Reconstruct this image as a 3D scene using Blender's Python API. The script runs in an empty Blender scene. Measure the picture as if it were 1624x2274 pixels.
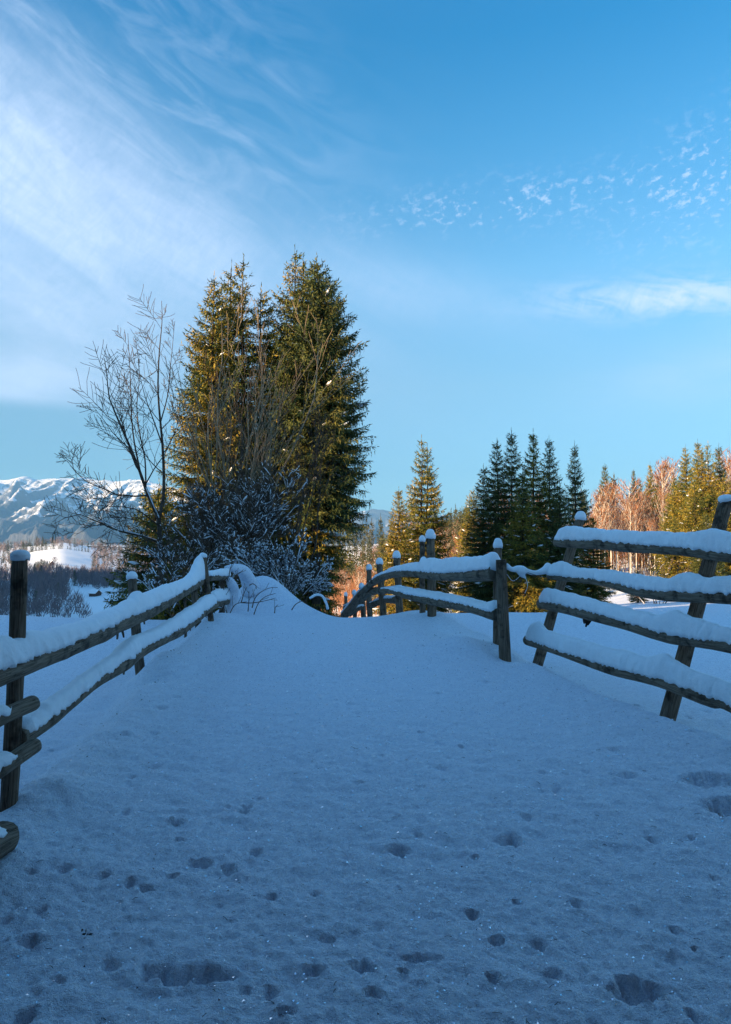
import bpy, math, random
import numpy as np
from math import radians, pi
S = bpy.context.scene
COL = S.collection
F = 1600.0                                   # focal length in pixels of a 1624 px wide picture
EYE = np.array([0.0, 0.0, 1.6])
TH = math.atan(73.0 / F)                     # camera tilted up a little
# ------------------------------------------------------------------ camera
cam = bpy.data.cameras.new('camera'); co = bpy.data.objects.new('camera', cam); COL.objects.link(co)
cam.sensor_fit = 'HORIZONTAL'; cam.sensor_width = 36.0; cam.lens = 36.0 * F / 1624.0
cam.clip_start = 0.05; cam.clip_end = 40000
co.location = EYE; co.rotation_euler = (pi / 2 + TH, 0, 0)
S.camera = co
# ------------------------------------------------------------------ light
SUN_AZ = math.atan2(-0.86, -0.51)            # from +Y, clockwise seen from above (towards +X)
SUN_EL = radians(13.5)
SUN_STRENGTH = 4.4
SKY_STRENGTH = 0.115
EXPOSURE = 2.06
HAZE = 0.000082
sdir = np.array([math.sin(SUN_AZ) * math.cos(SUN_EL), math.cos(SUN_AZ) * math.cos(SUN_EL), math.sin(SUN_EL)])
sun = bpy.data.lights.new('sun', 'SUN'); sun.energy = SUN_STRENGTH; sun.angle = radians(0.6); sun.color = (1.0, 0.70, 0.38)
so = bpy.data.objects.new('sun', sun); COL.objects.link(so); so.location = (-40, -30, 40)
from mathutils import Vector
so.rotation_euler = Vector([float(-a) for a in sdir]).to_track_quat('-Z', 'Y').to_euler()
S.view_settings.view_transform = 'Standard'; S.view_settings.look = 'None'; S.view_settings.gamma = 1
S.view_settings.use_curve_mapping = False; S.view_settings.exposure = EXPOSURE
S.cycles.max_bounces = 6; S.cycles.diffuse_bounces = 3; S.cycles.glossy_bounces = 2; S.cycles.transparent_max_bounces = 4
S.cycles.volume_bounces = 0; S.cycles.caustics_reflective = False; S.cycles.caustics_refractive = False
S.cycles.sample_clamp_indirect = 4; S.cycles.use_denoising = True

class NT:
    """tiny expression builder over a node tree"""
    def __init__(s, tree): s.t = tree; s.n = tree.nodes; s.l = tree.links
    def put(s, sock, v):
        if v is None: return
        if hasattr(v, 'is_output'): s.l.new(v, sock)
        else:
            if isinstance(v, (tuple, list)) and len(v) == 3 and sock.type == 'RGBA': v = tuple(v) + (1,)
            sock.default_value = v
    def m(s, op, a, b=None, c=None, clamp=False):
        x = s.n.new('ShaderNodeMath'); x.operation = op; x.use_clamp = clamp
        for i, v in enumerate((a, b, c)): s.put(x.inputs[i], v) if v is not None else None
        return x.outputs[0]
    def add(s, a, b): return s.m('ADD', a, b)
    def mul(s, a, b, clamp=False): return s.m('MULTIPLY', a, b, clamp=clamp)
    def sub(s, a, b): return s.m('SUBTRACT', a, b)
    def ramp(s, v, a, b, lo=0.0, hi=1.0, smooth=True):
        x = s.n.new('ShaderNodeMapRange'); x.interpolation_type = 'SMOOTHSTEP' if smooth else 'LINEAR'
        for k, w in (('Value', v), ('From Min', a), ('From Max', b), ('To Min', lo), ('To Max', hi)): s.put(x.inputs[k], w)
        return x.outputs['Result']
    def mix(s, f, a, b, mode='MIX'):
        x = s.n.new('ShaderNodeMix'); x.data_type = 'RGBA'; x.blend_type = mode
        s.put(x.inputs[0], f); s.put(x.inputs[6], a); s.put(x.inputs[7], b); return x.outputs[2]
    def noise(s, vec, scale, detail=3, rough=0.5, dist=0.0):
        x = s.n.new('ShaderNodeTexNoise'); s.put(x.inputs['Vector'], vec)
        x.inputs['Scale'].default_value = scale; x.inputs['Detail'].default_value = detail
        x.inputs['Roughness'].default_value = rough; x.inputs['Distortion'].default_value = dist
        return x.outputs['Fac']
    def voro(s, vec, scale, feature='F1', out='Distance'):
        x = s.n.new('ShaderNodeTexVoronoi'); x.feature = feature; s.put(x.inputs['Vector'], vec); x.inputs['Scale'].default_value = scale
        return x.outputs[out]
    def comb(s, x_, y_, z_):
        x = s.n.new('ShaderNodeCombineXYZ'); s.put(x.inputs[0], x_); s.put(x.inputs[1], y_); s.put(x.inputs[2], z_); return x.outputs[0]
    def sep(s, v):
        x = s.n.new('ShaderNodeSeparateXYZ'); s.put(x.inputs[0], v); return x.outputs
    def scale(s, v, k):
        x = s.n.new('ShaderNodeVectorMath'); x.operation = 'MULTIPLY'; s.put(x.inputs[0], v); x.inputs[1].default_value = k; return x.outputs[0]
    def bump(s, h, strength, dist, normal=None):
        x = s.n.new('ShaderNodeBump'); x.inputs['Strength'].default_value = strength; x.inputs['Distance'].default_value = dist
        s.put(x.inputs['Height'], h)
        if normal is not None: s.put(x.inputs['Normal'], normal)
        return x.outputs[0]

# ------------------------------------------------------------------ sky
W = bpy.data.worlds.new('World'); S.world = W; W.use_nodes = True
k = NT(W.node_tree); k.n.clear()
sky = k.n.new('ShaderNodeTexSky'); sky.sky_type = 'NISHITA'; sky.sun_disc = False
sky.sun_elevation = SUN_EL; sky.sun_rotation = SUN_AZ % (2 * pi); sky.altitude = 1100; sky.air_density = 1.0; sky.dust_density = 0.3; sky.ozone_density = 1.6
tc = k.n.new('ShaderNodeTexCoord'); d = tc.outputs['Generated']; sx, sy, sz = k.sep(d)
az = k.m('ARCTAN2', sx, sy); el = k.m('ARCSINE', sz)
def deg(px, py):     # picture position -> azimuth, elevation in radians (only to read off where clouds stand)
    dx, dy = (px - 812) / F, (1137 - py) / F
    y = math.cos(TH) - dy * math.sin(TH); z = math.sin(TH) + dy * math.cos(TH)
    return math.atan2(dx, y), math.atan2(z, math.hypot(dx, y))
def blob(px, py, wx, wy, rot, sharp=1.0):
    a0, e0 = deg(px, py); c, s_ = math.cos(radians(rot)), math.sin(radians(rot))
    u = k.sub(az, a0); v = k.sub(el, e0)
    p = k.mul(k.add(k.mul(u, c), k.mul(v, s_)), F / wx); q = k.mul(k.sub(k.mul(v, c), k.mul(u, s_)), F / wy)
    r2 = k.add(k.mul(p, p), k.mul(q, q))
    return k.m('EXPONENT', k.mul(r2, -sharp))
ang = k.comb(az, el, 0.0)
def rotated(deg_, sx_, sy_):
    c, s_ = math.cos(radians(deg_)), math.sin(radians(deg_))
    u = k.add(k.mul(az, c), k.mul(el, s_)); v = k.sub(k.mul(el, c), k.mul(az, s_))
    return k.comb(k.mul(u, sx_), k.mul(v, sy_), 0.0)
streak = k.noise(rotated(-33, 3.0, 11.0), 1.6, 7, 0.62, 0.6)
streak2 = k.noise(rotated(-20, 5.0, 16.0), 1.3, 6, 0.6, 1.2)
fine = k.noise(rotated(-35, 48.0, 20.0), 1.3, 7, 0.7, 1.2)
wisp = k.noise(rotated(-8, 9.0, 30.0), 1.0, 6, 0.62, 0.8)
cell = k.noise(rotated(10, 85, 130), 1.0, 4, 0.6, 0.2)
cell2 = k.noise(rotated(-25, 12, 18), 1.0, 2, 0.5)
big = k.add(k.mul(blob(-60, 330, 330, 170, -35), 0.50), k.mul(blob(330, 480, 480, 120, -30), 0.36))
big = k.add(big, k.mul(blob(60, 520, 620, 250, -14), 0.40)); big = k.add(big, k.mul(blob(930, 650, 270, 62, -16), 0.26))
m1 = k.mul(big, k.add(0.62, k.mul(k.ramp(streak, .25, .8), .45))); m1 = k.mul(m1, k.add(0.62, k.mul(fine, .72)))
m2 = k.mul(blob(300, 120, 460, 210, -28), k.mul(k.ramp(streak2, .35, .78), 0.34))
bank = k.mul(k.mul(blob(40, 845, 190, 62, 4), k.ramp(el, deg(0, 912)[1], deg(0, 872)[1])), k.add(.30, k.mul(wisp, .62)))
bank2 = k.mul(blob(90, 700, 250, 70, -8), k.mul(wisp, .40))
wl = k.mul(blob(1460, 662, 215, 36, -4, 1.1), k.ramp(k.add(wisp, k.mul(fine, .25)), .44, .76, 0, 1.1))
wl2 = k.mul(blob(1610, 815, 240, 60, 8), k.mul(wisp, .42))
ac = k.mul(k.add(blob(1120, 455, 330, 48, 2, 1.4), blob(1580, 400, 200, 105, 12, 1.4)), k.ramp(k.add(cell, k.mul(k.sub(cell2, .5), .35)), .50, .70, 0, .55))
cov = m1
for q in (m2, bank, bank2, wl, wl2, ac): cov = k.add(cov, q)
gen = k.mul(k.ramp(streak2, .30, .75, .02, .27), k.m('MAXIMUM', k.ramp(k.m('ABSOLUTE', az), .60, 1.0), k.ramp(el, radians(41), radians(58))))     # the same thin cirrus all round
cov = k.m('MINIMUM', k.add(cov, gen), .86)
lowhaze = k.ramp(el, 0.0, radians(20), 0.0, 0.0)
cr_ = k.n.new('ShaderNodeValToRGB'); k.l.new(k.mul(el, 1 / radians(50)), cr_.inputs[0]); e0 = cr_.color_ramp.elements
_st = [(0, (.24, .36, .44)), (5.7, (.25, .375, .44)), (12.5, (.38, .52, .53)), (20.9, (.40, .70, .74)), (29.6, (.20, .66, .79)), (36, (.07, .60, .80)), (50, (.10, .66, .95))]
for i_, (e_, c_) in enumerate(_st):
    q_ = e0[i_] if i_ < 2 else e0.new(e_ / 50.0)
    q_.position = e_ / 50.0
for i_, (e_, c_) in enumerate(_st): e0[i_].color = tuple(v * .77 for v in c_) + (1,)
tint = k.mix(1.0, sky.outputs[0], cr_.outputs[0], 'MULTIPLY')
csky = k.mix(cov, tint, (1.62, 2.0, 2.65))
bg = k.n.new('ShaderNodeBackground'); k.l.new(csky, bg.inputs[0]); bg.inputs[1].default_value = SKY_STRENGTH
wo = k.n.new('ShaderNodeOutputWorld'); k.l.new(bg.outputs[0], wo.inputs[0])

# ------------------------------------------------------------------ helpers
def P(px, py, D):
    dx, dy = (px - 812) / F, (1137 - py) / F
    y = math.cos(TH) - dy * math.sin(TH); z = math.sin(TH) + dy * math.cos(TH)
    return EYE + np.array([dx, y, z]) * (D / y)
_perm = np.random.RandomState(7).permutation(4096).astype(np.int64)
def _h(i, j, l): return _perm[(_perm[(_perm[i & 4095] + j) & 4095] + l) & 4095] / 4095.0
def vn(x, y, z=0.0, seed=0):
    """smooth value noise 0..1, vectorised"""
    x, y, z = np.broadcast_arrays(np.asarray(x, float), np.asarray(y, float), np.asarray(z, float) + seed * 17.31)
    i, j, l = np.floor(x).astype(np.int64), np.floor(y).astype(np.int64), np.floor(z).astype(np.int64)
    f, g, h = x - i, y - j, z - l
    f, g, h = f * f * (3 - 2 * f), g * g * (3 - 2 * g), h * h * (3 - 2 * h)
    def L(a, b, t): return a + (b - a) * t
    c = [[[_h(i + a, j + b, l + e) for e in (0, 1)] for b in (0, 1)] for a in (0, 1)]
    return L(L(L(c[0][0][0], c[0][0][1], h), L(c[0][1][0], c[0][1][1], h), g), L(L(c[1][0][0], c[1][0][1], h), L(c[1][1][0], c[1][1][1], h), g), f)
def fbm(x, y, z=0.0, o=4, seed=0, gain=.5):
    s, a, t = 0.0, 1.0, 0.0
    for q in range(o):
        s = s + a * (vn(x * 2 ** q, y * 2 ** q, np.asarray(z) * 2 ** q, seed + q) - .5); t += a; a *= gain
    return s / t * 2
def ss(a, b, x):
    t = np.clip((x - a) / (b - a), 0, 1); return t * t * (3 - 2 * t)
class MB:
    """collects vertices, faces (triangles and quads) and uv, links them as ONE mesh object"""
    def __init__(s): s.v = []; s.q = []; s.t = []; s.uv = []; s.n = 0
    def add(s, v, quads=None, tris=None, uv=None):
        v = np.asarray(v, float).reshape(-1, 3)
        s.v.append(v); s.uv.append(np.zeros((len(v), 2)) if uv is None else np.asarray(uv, float))
        if quads is not None and len(quads): s.q.append(np.asarray(quads, np.int64).reshape(-1, 4) + s.n)
        if tris is not None and len(tris): s.t.append(np.asarray(tris, np.int64).reshape(-1, 3) + s.n)
        s.n += len(v)
    def mesh(s, name, mat, smooth=True, origin=None):
        v = np.concatenate(s.v) if s.v else np.zeros((0, 3)); uv = np.concatenate(s.uv)
        if origin is not None: v = v - np.asarray(origin)
        q = np.concatenate(s.q) if s.q else np.zeros((0, 4), np.int64); t = np.concatenate(s.t) if s.t else np.zeros((0, 3), np.int64)
        me = bpy.data.meshes.new(name); me.vertices.add(len(v)); me.vertices.foreach_set('co', v.astype(np.float32).ravel())
        li = np.concatenate([q.ravel(), t.ravel()]); me.loops.add(len(li)); me.loops.foreach_set('vertex_index', li.astype(np.int32))
        st = np.concatenate([np.arange(len(q)) * 4, len(q) * 4 + np.arange(len(t)) * 3]).astype(np.int32)
        me.polygons.add(len(st)); me.polygons.foreach_set('loop_start', st)
        me.polygons.foreach_set('use_smooth', np.full(len(st), smooth, dtype=bool))
        u = me.uv_layers.new(name='UVMap'); u.data.foreach_set('uv', uv[li].astype(np.float32).ravel())
        me.update(calc_edges=True); me.validate(); me.materials.append(mat); return me
    def build(s, name, mat, parent=None, smooth=True, origin=None):
        o = bpy.data.objects.new(name, s.mesh(name, mat, smooth, origin)); COL.objects.link(o)
        if origin is not None: o.location = origin
        if parent is not None:
            o.parent = parent
            if origin is not None: o.location = np.asarray(origin) - wloc(parent)
            else: o.location = -wloc(parent)
        return o
def wloc(o):
    l = np.array(o.location)
    return l if o.parent is None else l + wloc(o.parent)
def tag(o, label=None, cat=None, group=None, kind=None):
    for key, val in (('label', label), ('category', cat), ('group', group), ('kind', kind)):
        if val: o[key] = val
    return o
def empty(name, loc):
    o = bpy.data.objects.new(name, None); o.location = [float(a) for a in loc]; o.empty_display_size = .3; COL.objects.link(o); return o
def tube(mb, pts, rad, sides=8, cap=True, wob=0.0, seed=0, squash=None):
    """tapered tube along a polyline; uv = (metres along, metres around)"""
    p = np.asarray(pts, float); n = len(p); rad = np.broadcast_to(np.asarray(rad, float), (n,))
    t = np.gradient(p, axis=0); t /= np.linalg.norm(t, axis=1)[:, None] + 1e-9
    ref = np.array([0, 0, 1.0]) if abs(t[:, 2].mean()) < .8 else np.array([0, 1.0, 0])
    a = np.cross(t, ref); a /= np.linalg.norm(a, axis=1)[:, None] + 1e-9; b = np.cross(a, t)
    th = np.arange(sides) / sides * 2 * pi; al = np.concatenate([[0], np.cumsum(np.linalg.norm(np.diff(p, axis=0), axis=1))])
    R = rad[:, None] * np.ones(sides)[None, :]
    if wob: R = R * (1 + wob * (fbm(al[:, None] * 3 + seed * 3.1, np.cos(th)[None] * 1.6 + seed, np.sin(th)[None] * 1.6, 3)))
    if squash is not None: R = R * squash(th)[None, :]
    v = p[:, None, :] + R[..., None] * (np.cos(th)[None, :, None] * a[:, None, :] + np.sin(th)[None, :, None] * b[:, None, :])
    uv = np.stack([np.broadcast_to(al[:, None], (n, sides)), np.broadcast_to(np.abs(th - pi)[None] * rad.mean(), (n, sides))], -1)
    i = np.arange(n - 1)[:, None] * sides; j = np.arange(sides)[None]; j2 = (j + 1) % sides
    q = np.stack([i + j, i + j2, i + sides + j2, i + sides + j], -1).reshape(-1, 4)
    v = v.reshape(-1, 3); uv = uv.reshape(-1, 2); tr = []
    if cap:
        m = len(v); v = np.concatenate([v, p[:1], p[-1:]]); uv = np.concatenate([uv, [[0, 9.], [al[-1], 9.]]])
        for jj in range(sides):
            tr.append((m, (jj + 1) % sides, jj)); tr.append((m + 1, (n - 1) * sides + jj, (n - 1) * sides + (jj + 1) % sides))
    mb.add(v, q, tr, uv)
def spline(pts, step):
    """Catmull-Rom resample of an array of rows (first three columns position)"""
    p = np.asarray(pts, float)
    if len(p) == 2:
        n = max(2, int(np.linalg.norm(p[1, :3] - p[0, :3]) / step) + 1); t = np.linspace(0, 1, n)[:, None]; return p[0] * (1 - t) + p[1] * t
    e = np.concatenate([[2 * p[0] - p[1]], p, [2 * p[-1] - p[-2]]]); out = []
    for i in range(1, len(e) - 2):
        n = max(1, int(np.linalg.norm(e[i + 1, :3] - e[i, :3]) / step)); t = (np.arange(n) / n)[:, None]
        a, b, c, d_ = e[i - 1], e[i], e[i + 1], e[i + 2]
        out.append(.5 * (2 * b + (c - a) * t + (2 * a - 5 * b + 4 * c - d_) * t ** 2 + (3 * b - a - 3 * c + d_) * t ** 3))
    out.append(p[-1:]); return np.concatenate(out)

# ------------------------------------------------------------------ materials
def material(name):
    m = bpy.data.materials.new(name); m.use_nodes = True; q = NT(m.node_tree); b = m.node_tree.nodes['Principled BSDF']; return m, q, b
def obj_co(q): return q.n.new('ShaderNodeTexCoord').outputs['Object']
def geo(q): return q.n.new('ShaderNodeNewGeometry').outputs
def snow_mat(name, fine=1.0, crystal=True, col=(.77, .85, .96)):
    m, q, b = material(name); g = geo(q); p = g['Position']
    n1 = q.noise(p, 9, 4, .6); n2 = q.noise(p, 60, 4, .75)
    c = q.mix(q.ramp(n1, .3, .7), tuple(x * .94 for x in col), col); c = q.mix(q.ramp(n2, .35, .75), c, (.93, .94, .97))
    if crystal:
        n3 = q.noise(q.scale(p, (1, 1, 1)), 34, 5, .8, .6); n4 = q.noise(p, 150, 2, .8)
        c = q.mix(q.ramp(q.add(q.mul(n3, .65), q.mul(n4, .35)), .44, .53, .72, 0), c, (.58, .63, .75))
    q.put(b.inputs['Base Color'], c); b.inputs['Roughness'].default_value = .55; b.inputs['Specular IOR Level'].default_value = .35
    h = q.add(q.mul(n2, .7), q.mul(n1, .8))
    nb = q.bump(h, 1.0 * fine, .020)
    if crystal:
        cr = q.voro(p, 190); nb = q.bump(cr, .5 * fine, .004, nb)
        g2 = q.voro(p, 120, 'F1', 'Color'); r = q.sep(g2)[0]
        q.put(b.inputs['Roughness'], q.ramp(r, .86, .97, .6, .16)); q.put(b.inputs['Specular IOR Level'], q.ramp(r, .86, .97, .3, .9))
    q.put(b.inputs['Normal'], nb); return m
M_SNOW = snow_mat('snow_surface', 1.0)
M_SNOWCAP = snow_mat('snow_on_wood', .5, False, (.86, .90, .94))
def wood_mat(name, a, bcol, dark, moss):
    m, q, b = material(name); uv = q.n.new('ShaderNodeUVMap').outputs[0]; p = geo(q)['Position']
    gr = q.noise(q.scale(uv, (4, 110, 1)), 1, 5, .65, .3); bl = q.noise(p, 7, 4, .6); fi = q.noise(q.scale(uv, (9, 300, 1)), 1, 3, .6)
    c = q.mix(q.ramp(gr, .32, .66), a, bcol); c = q.mix(q.ramp(bl, .5, .68, 0, .8), c, dark)
    cr = q.ramp(q.m('ABSOLUTE', q.sub(q.noise(q.scale(uv, (1.3, 32, 1)), 1, 2, .5, .2), .5)), 0.0, .012, 1, 0)
    c = q.mix(q.mul(cr, .8), c, (.012, .009, .007)); c = q.mix(q.ramp(q.noise(p, 24, 3, .6), .62, .76, 0, .45), c, moss)
    q.put(b.inputs['Base Color'], c); b.inputs['Roughness'].default_value = .9; b.inputs['Specular IOR Level'].default_value = .15
    q.put(b.inputs['Normal'], q.bump(q.sub(q.add(q.mul(gr, .6), q.mul(fi, .3)), q.mul(cr, .9)), .9, .008)); return m
M_RAIL = wood_mat('weathered_rail_wood', (.12, .088, .062), (.27, .21, .155), (.040, .030, .022), (.13, .13, .09))
M_POST = wood_mat('weathered_post_wood', (.095, .062, .040), (.27, .19, .135), (.028, .019, .014), (.10, .09, .07))
M_BARK = wood_mat('bark', (.035, .026, .020), (.085, .065, .05), (.015, .011, .009), (.09, .095, .07))
def plain(name, a, b_, sc=6, rough=.85, bump=0.0):
    m, q, b = material(name); n = q.noise(geo(q)['Position'], sc, 4, .6)
    q.put(b.inputs['Base Color'], q.mix(q.ramp(n, .3, .7), a, b_)); b.inputs['Roughness'].default_value = rough
    b.inputs['Specular IOR Level'].default_value = .2
    if bump: q.put(b.inputs['Normal'], q.bump(n, .8, bump))
    return m
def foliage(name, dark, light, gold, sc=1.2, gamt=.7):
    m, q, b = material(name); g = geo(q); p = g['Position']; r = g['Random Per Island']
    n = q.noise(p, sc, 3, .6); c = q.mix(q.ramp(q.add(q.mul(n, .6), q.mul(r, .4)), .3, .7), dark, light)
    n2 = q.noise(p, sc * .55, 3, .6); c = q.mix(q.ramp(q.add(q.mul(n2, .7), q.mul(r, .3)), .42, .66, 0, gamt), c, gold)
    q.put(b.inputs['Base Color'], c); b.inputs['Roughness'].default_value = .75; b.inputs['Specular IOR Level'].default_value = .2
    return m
M_SPRUCE = foliage('spruce_needles', (.034, .056, .014), (.11, .135, .026), (.34, .225, .028), 1.2, .85)  # gold is old needles plus warm sunlight put into the needle colour
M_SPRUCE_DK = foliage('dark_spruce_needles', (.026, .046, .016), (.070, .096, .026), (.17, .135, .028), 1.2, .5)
M_SPRUCE_FAR = foliage('far_spruce_needles', (.030, .045, .022), (.070, .080, .035), (.120, .095, .040), .12, .6)
M_TWIG = plain('bare_twigs', (.065, .042, .028), (.15, .105, .07), 9)
M_GOLDBARK = plain('pale_stems', (.17, .12, .075), (.38, .29, .18), 5)
M_GREYBARK = plain('grey_bare_bark', (.035, .026, .020), (.11, .085, .062), 7)
M_BIRCHBARK = plain('birch_bark', (.45, .40, .34), (.80, .74, .66), 3)
M_BIRCHTWIG = foliage('birch_twigs', (.15, .060, .030), (.29, .13, .062), (.36, .14, .055), .3, .5)
M_VALLEYTWIG = foliage('valley_wood_twigs', (.10, .085, .095), (.20, .17, .185), (.19, .14, .13), .02, .5)
M_STRAW = plain('dry_stem', (.07, .035, .022), (.13, .07, .04), 12)
M_WIRE = plain('rusty_wire', (.05, .035, .03), (.14, .10, .08), 60)
M_CABIN = plain('cabin_planks', (.13, .055, .03), (.22, .10, .055), 1.5)
M_CABINDK = plain('dark_cabin_planks', (.05, .03, .022), (.10, .06, .045), 1.5)
# ------------------------------------------------------------------ terrain
# eye-relative slope table: rows = distance, columns = direction (x / distance); every entry is a picture height py, slope = (1210 - py) / F
_DS = np.array([12.5, 15, 20, 30, 45, 70, 110, 170, 260, 330, 420, 560, 800, 1100, 1600, 3000, 6000, 14000])
_US = np.array([-1.3, -.50, -.42, -.35, -.22, -.05, .02, .10, .20, .30, .38, .50, 1.3])
_PY = np.array([
 [1368, 1380, 1430, 1450, 1445, 1430, 1400, 1370, 1340, 1318, 1290, 1270, 1240, 1215, 1222, 1215, 1205, 1202],
 [1368, 1390, 1425, 1445, 1450, 1460, 1455, 1445, 1412, 1372, 1322, 1290, 1252, 1224, 1226, 1215, 1206, 1203],
 [1368, 1390, 1425, 1448, 1455, 1462, 1458, 1442, 1402, 1356, 1312, 1284, 1238, 1210, 1224, 1215, 1206, 1203],
 [1369, 1390, 1425, 1450, 1460, 1465, 1460, 1440, 1392, 1345, 1306, 1296, 1256, 1224, 1226, 1216, 1207, 1203],
 [1369, 1380, 1410, 1440, 1450, 1460, 1450, 1420, 1370, 1335, 1322, 1306, 1278, 1250, 1230, 1216, 1207, 1203],
 [1371, 1376, 1386, 1402, 1422, 1425, 1400, 1362, 1305, 1275, 1255, 1236, 1222, 1216, 1222, 1214, 1206, 1203],
 [1366, 1370, 1378, 1392, 1405, 1400, 1362, 1312, 1262, 1240, 1226, 1216, 1212, 1210, 1216, 1212, 1206, 1203],
 [1361, 1362, 1366, 1372, 1370, 1345, 1302, 1250, 1212, 1200, 1198, 1200, 1205, 1208, 1214, 1212, 1206, 1203],
 [1360, 1361, 1364, 1366, 1356, 1322, 1268, 1208, 1176, 1172, 1178, 1192, 1203, 1208, 1214, 1212, 1206, 1203],
 [1359, 1362, 1366, 1366, 1350, 1300, 1240, 1186, 1160, 1160, 1172, 1190, 1203, 1208, 1214, 1212, 1206, 1203],
 [1358, 1363, 1370, 1368, 1340, 1280, 1215, 1165, 1150, 1155, 1170, 1190, 1203, 1208, 1214, 1212, 1206, 1203],
 [1357, 1360, 1364, 1360, 1336, 1268, 1200, 1140, 1135, 1145, 1165, 1190, 1203, 1208, 1214, 1212, 1206, 1203],
 [1357, 1360, 1362, 1355, 1330, 1262, 1190, 1130, 1130, 1145, 1165, 1190, 1203, 1208, 1214, 1212, 1206, 1203]], float)
_LD = np.log(_DS)
def _cub(xk, x):
    i = np.clip(np.searchsorted(xk, x) - 1, 0, len(xk) - 2); t = np.clip((x - xk[i]) / (xk[i + 1] - xk[i]), 0, 1); return i, t * t * (3 - 2 * t) * .5 + t * .5
def table(u, D):
    iu, tu = _cub(_US, u); id_, td = _cub(_LD, np.log(np.maximum(D, 12.5)))
    a = _PY[iu, id_] * (1 - td) + _PY[iu, id_ + 1] * td; b = _PY[iu + 1, id_] * (1 - td) + _PY[iu + 1, id_ + 1] * td
    return a * (1 - tu) + b * tu
# fence lines in plan (x at distance y): edge of the raised track
_LY = np.array([-6, 0, 3.2, 4.3, 6.2, 8.3, 10.5, 12, 14, 20]); _LX = np.array([-2.3, -2.15, -1.95, -1.93, -2.05, -2.28, -2.35, -2.3, -2.1, -1.9])
_RY = np.array([-6, 0, 4.5, 5.2, 5.43, 5.86, 6.34, 6.97, 7.5, 8.42, 10, 11.4, 14, 18, 26]); _RX = np.array([3.6, 3.5, 2.85, 2.62, 2.52, 2.40, 2.26, 2.12, 2.0, 1.88, 1.7, 1.35, .7, .25, -1.2])
DENTS = []
_r = random.Random(5)
for _i in range(120):
    D_ = 1.9 + 5.5 * _r.random() ** 1.5; DENTS.append((_r.uniform(-.5, .5) * D_, D_, _r.uniform(.010, .028) * (.7 + D_ * .12), _r.uniform(.012, .032), _r.uniform(.6, 1.7), _r.uniform(-.4, .4)))
def _dp(px, py, w, h, dep):
    D_ = 2560.0 / (py - 1154); DENTS.append(((px - 812) / F * D_, D_, w / 2 / F * D_, dep, (h / 2) / 2560 * D_ * D_ / (w / 2 / F * D_), 0))
for a in [(430, 2135, 190, 34, .035), (370, 2125, 90, 30, .02), (480, 2140, 90, 22, .03), (1400, 2165, 110, 44, .05), (1375, 2178, 60, 25, .03), (1128, 1846, 44, 22, .04), (885, 1868, 46, 18, .045),
          (575, 1875, 26, 16, .04), (395, 1811, 34, 16, .05), (455, 1898, 48, 16, .035), (810, 2118, 48, 22, .04), (1095, 2062, 32, 24, .04), (1190, 2068, 30, 20, .03), (930, 2098, 70, 18, .03),
          (830, 2178, 36, 24, .04), (335, 1952, 30, 12, .03), (155, 1912, 22, 18, .03), (605, 1972, 24, 16, .03), (85, 2065, 60, 20, .03), (105, 2000, 24, 16, .03), (75, 2225, 30, 24, .04), (1485, 2038, 24, 14, .03),
          (1565, 1732, 110, 28, .05), (1600, 1785, 90, 30, .05), (1380, 1720, 60, 10, .03), (1165, 1800, 30, 12, .02), (700, 2130, 40, 20, .025), (1220, 2130, 40, 20, .03), (640, 2215, 40, 20, .03), (348, 1621, 18, 8, .02), (545, 1600, 20, 6, .015),
          (350, 1690, 22, 9, .02), (300, 1712, 24, 9, .02)]: _dp(*a)
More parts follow.
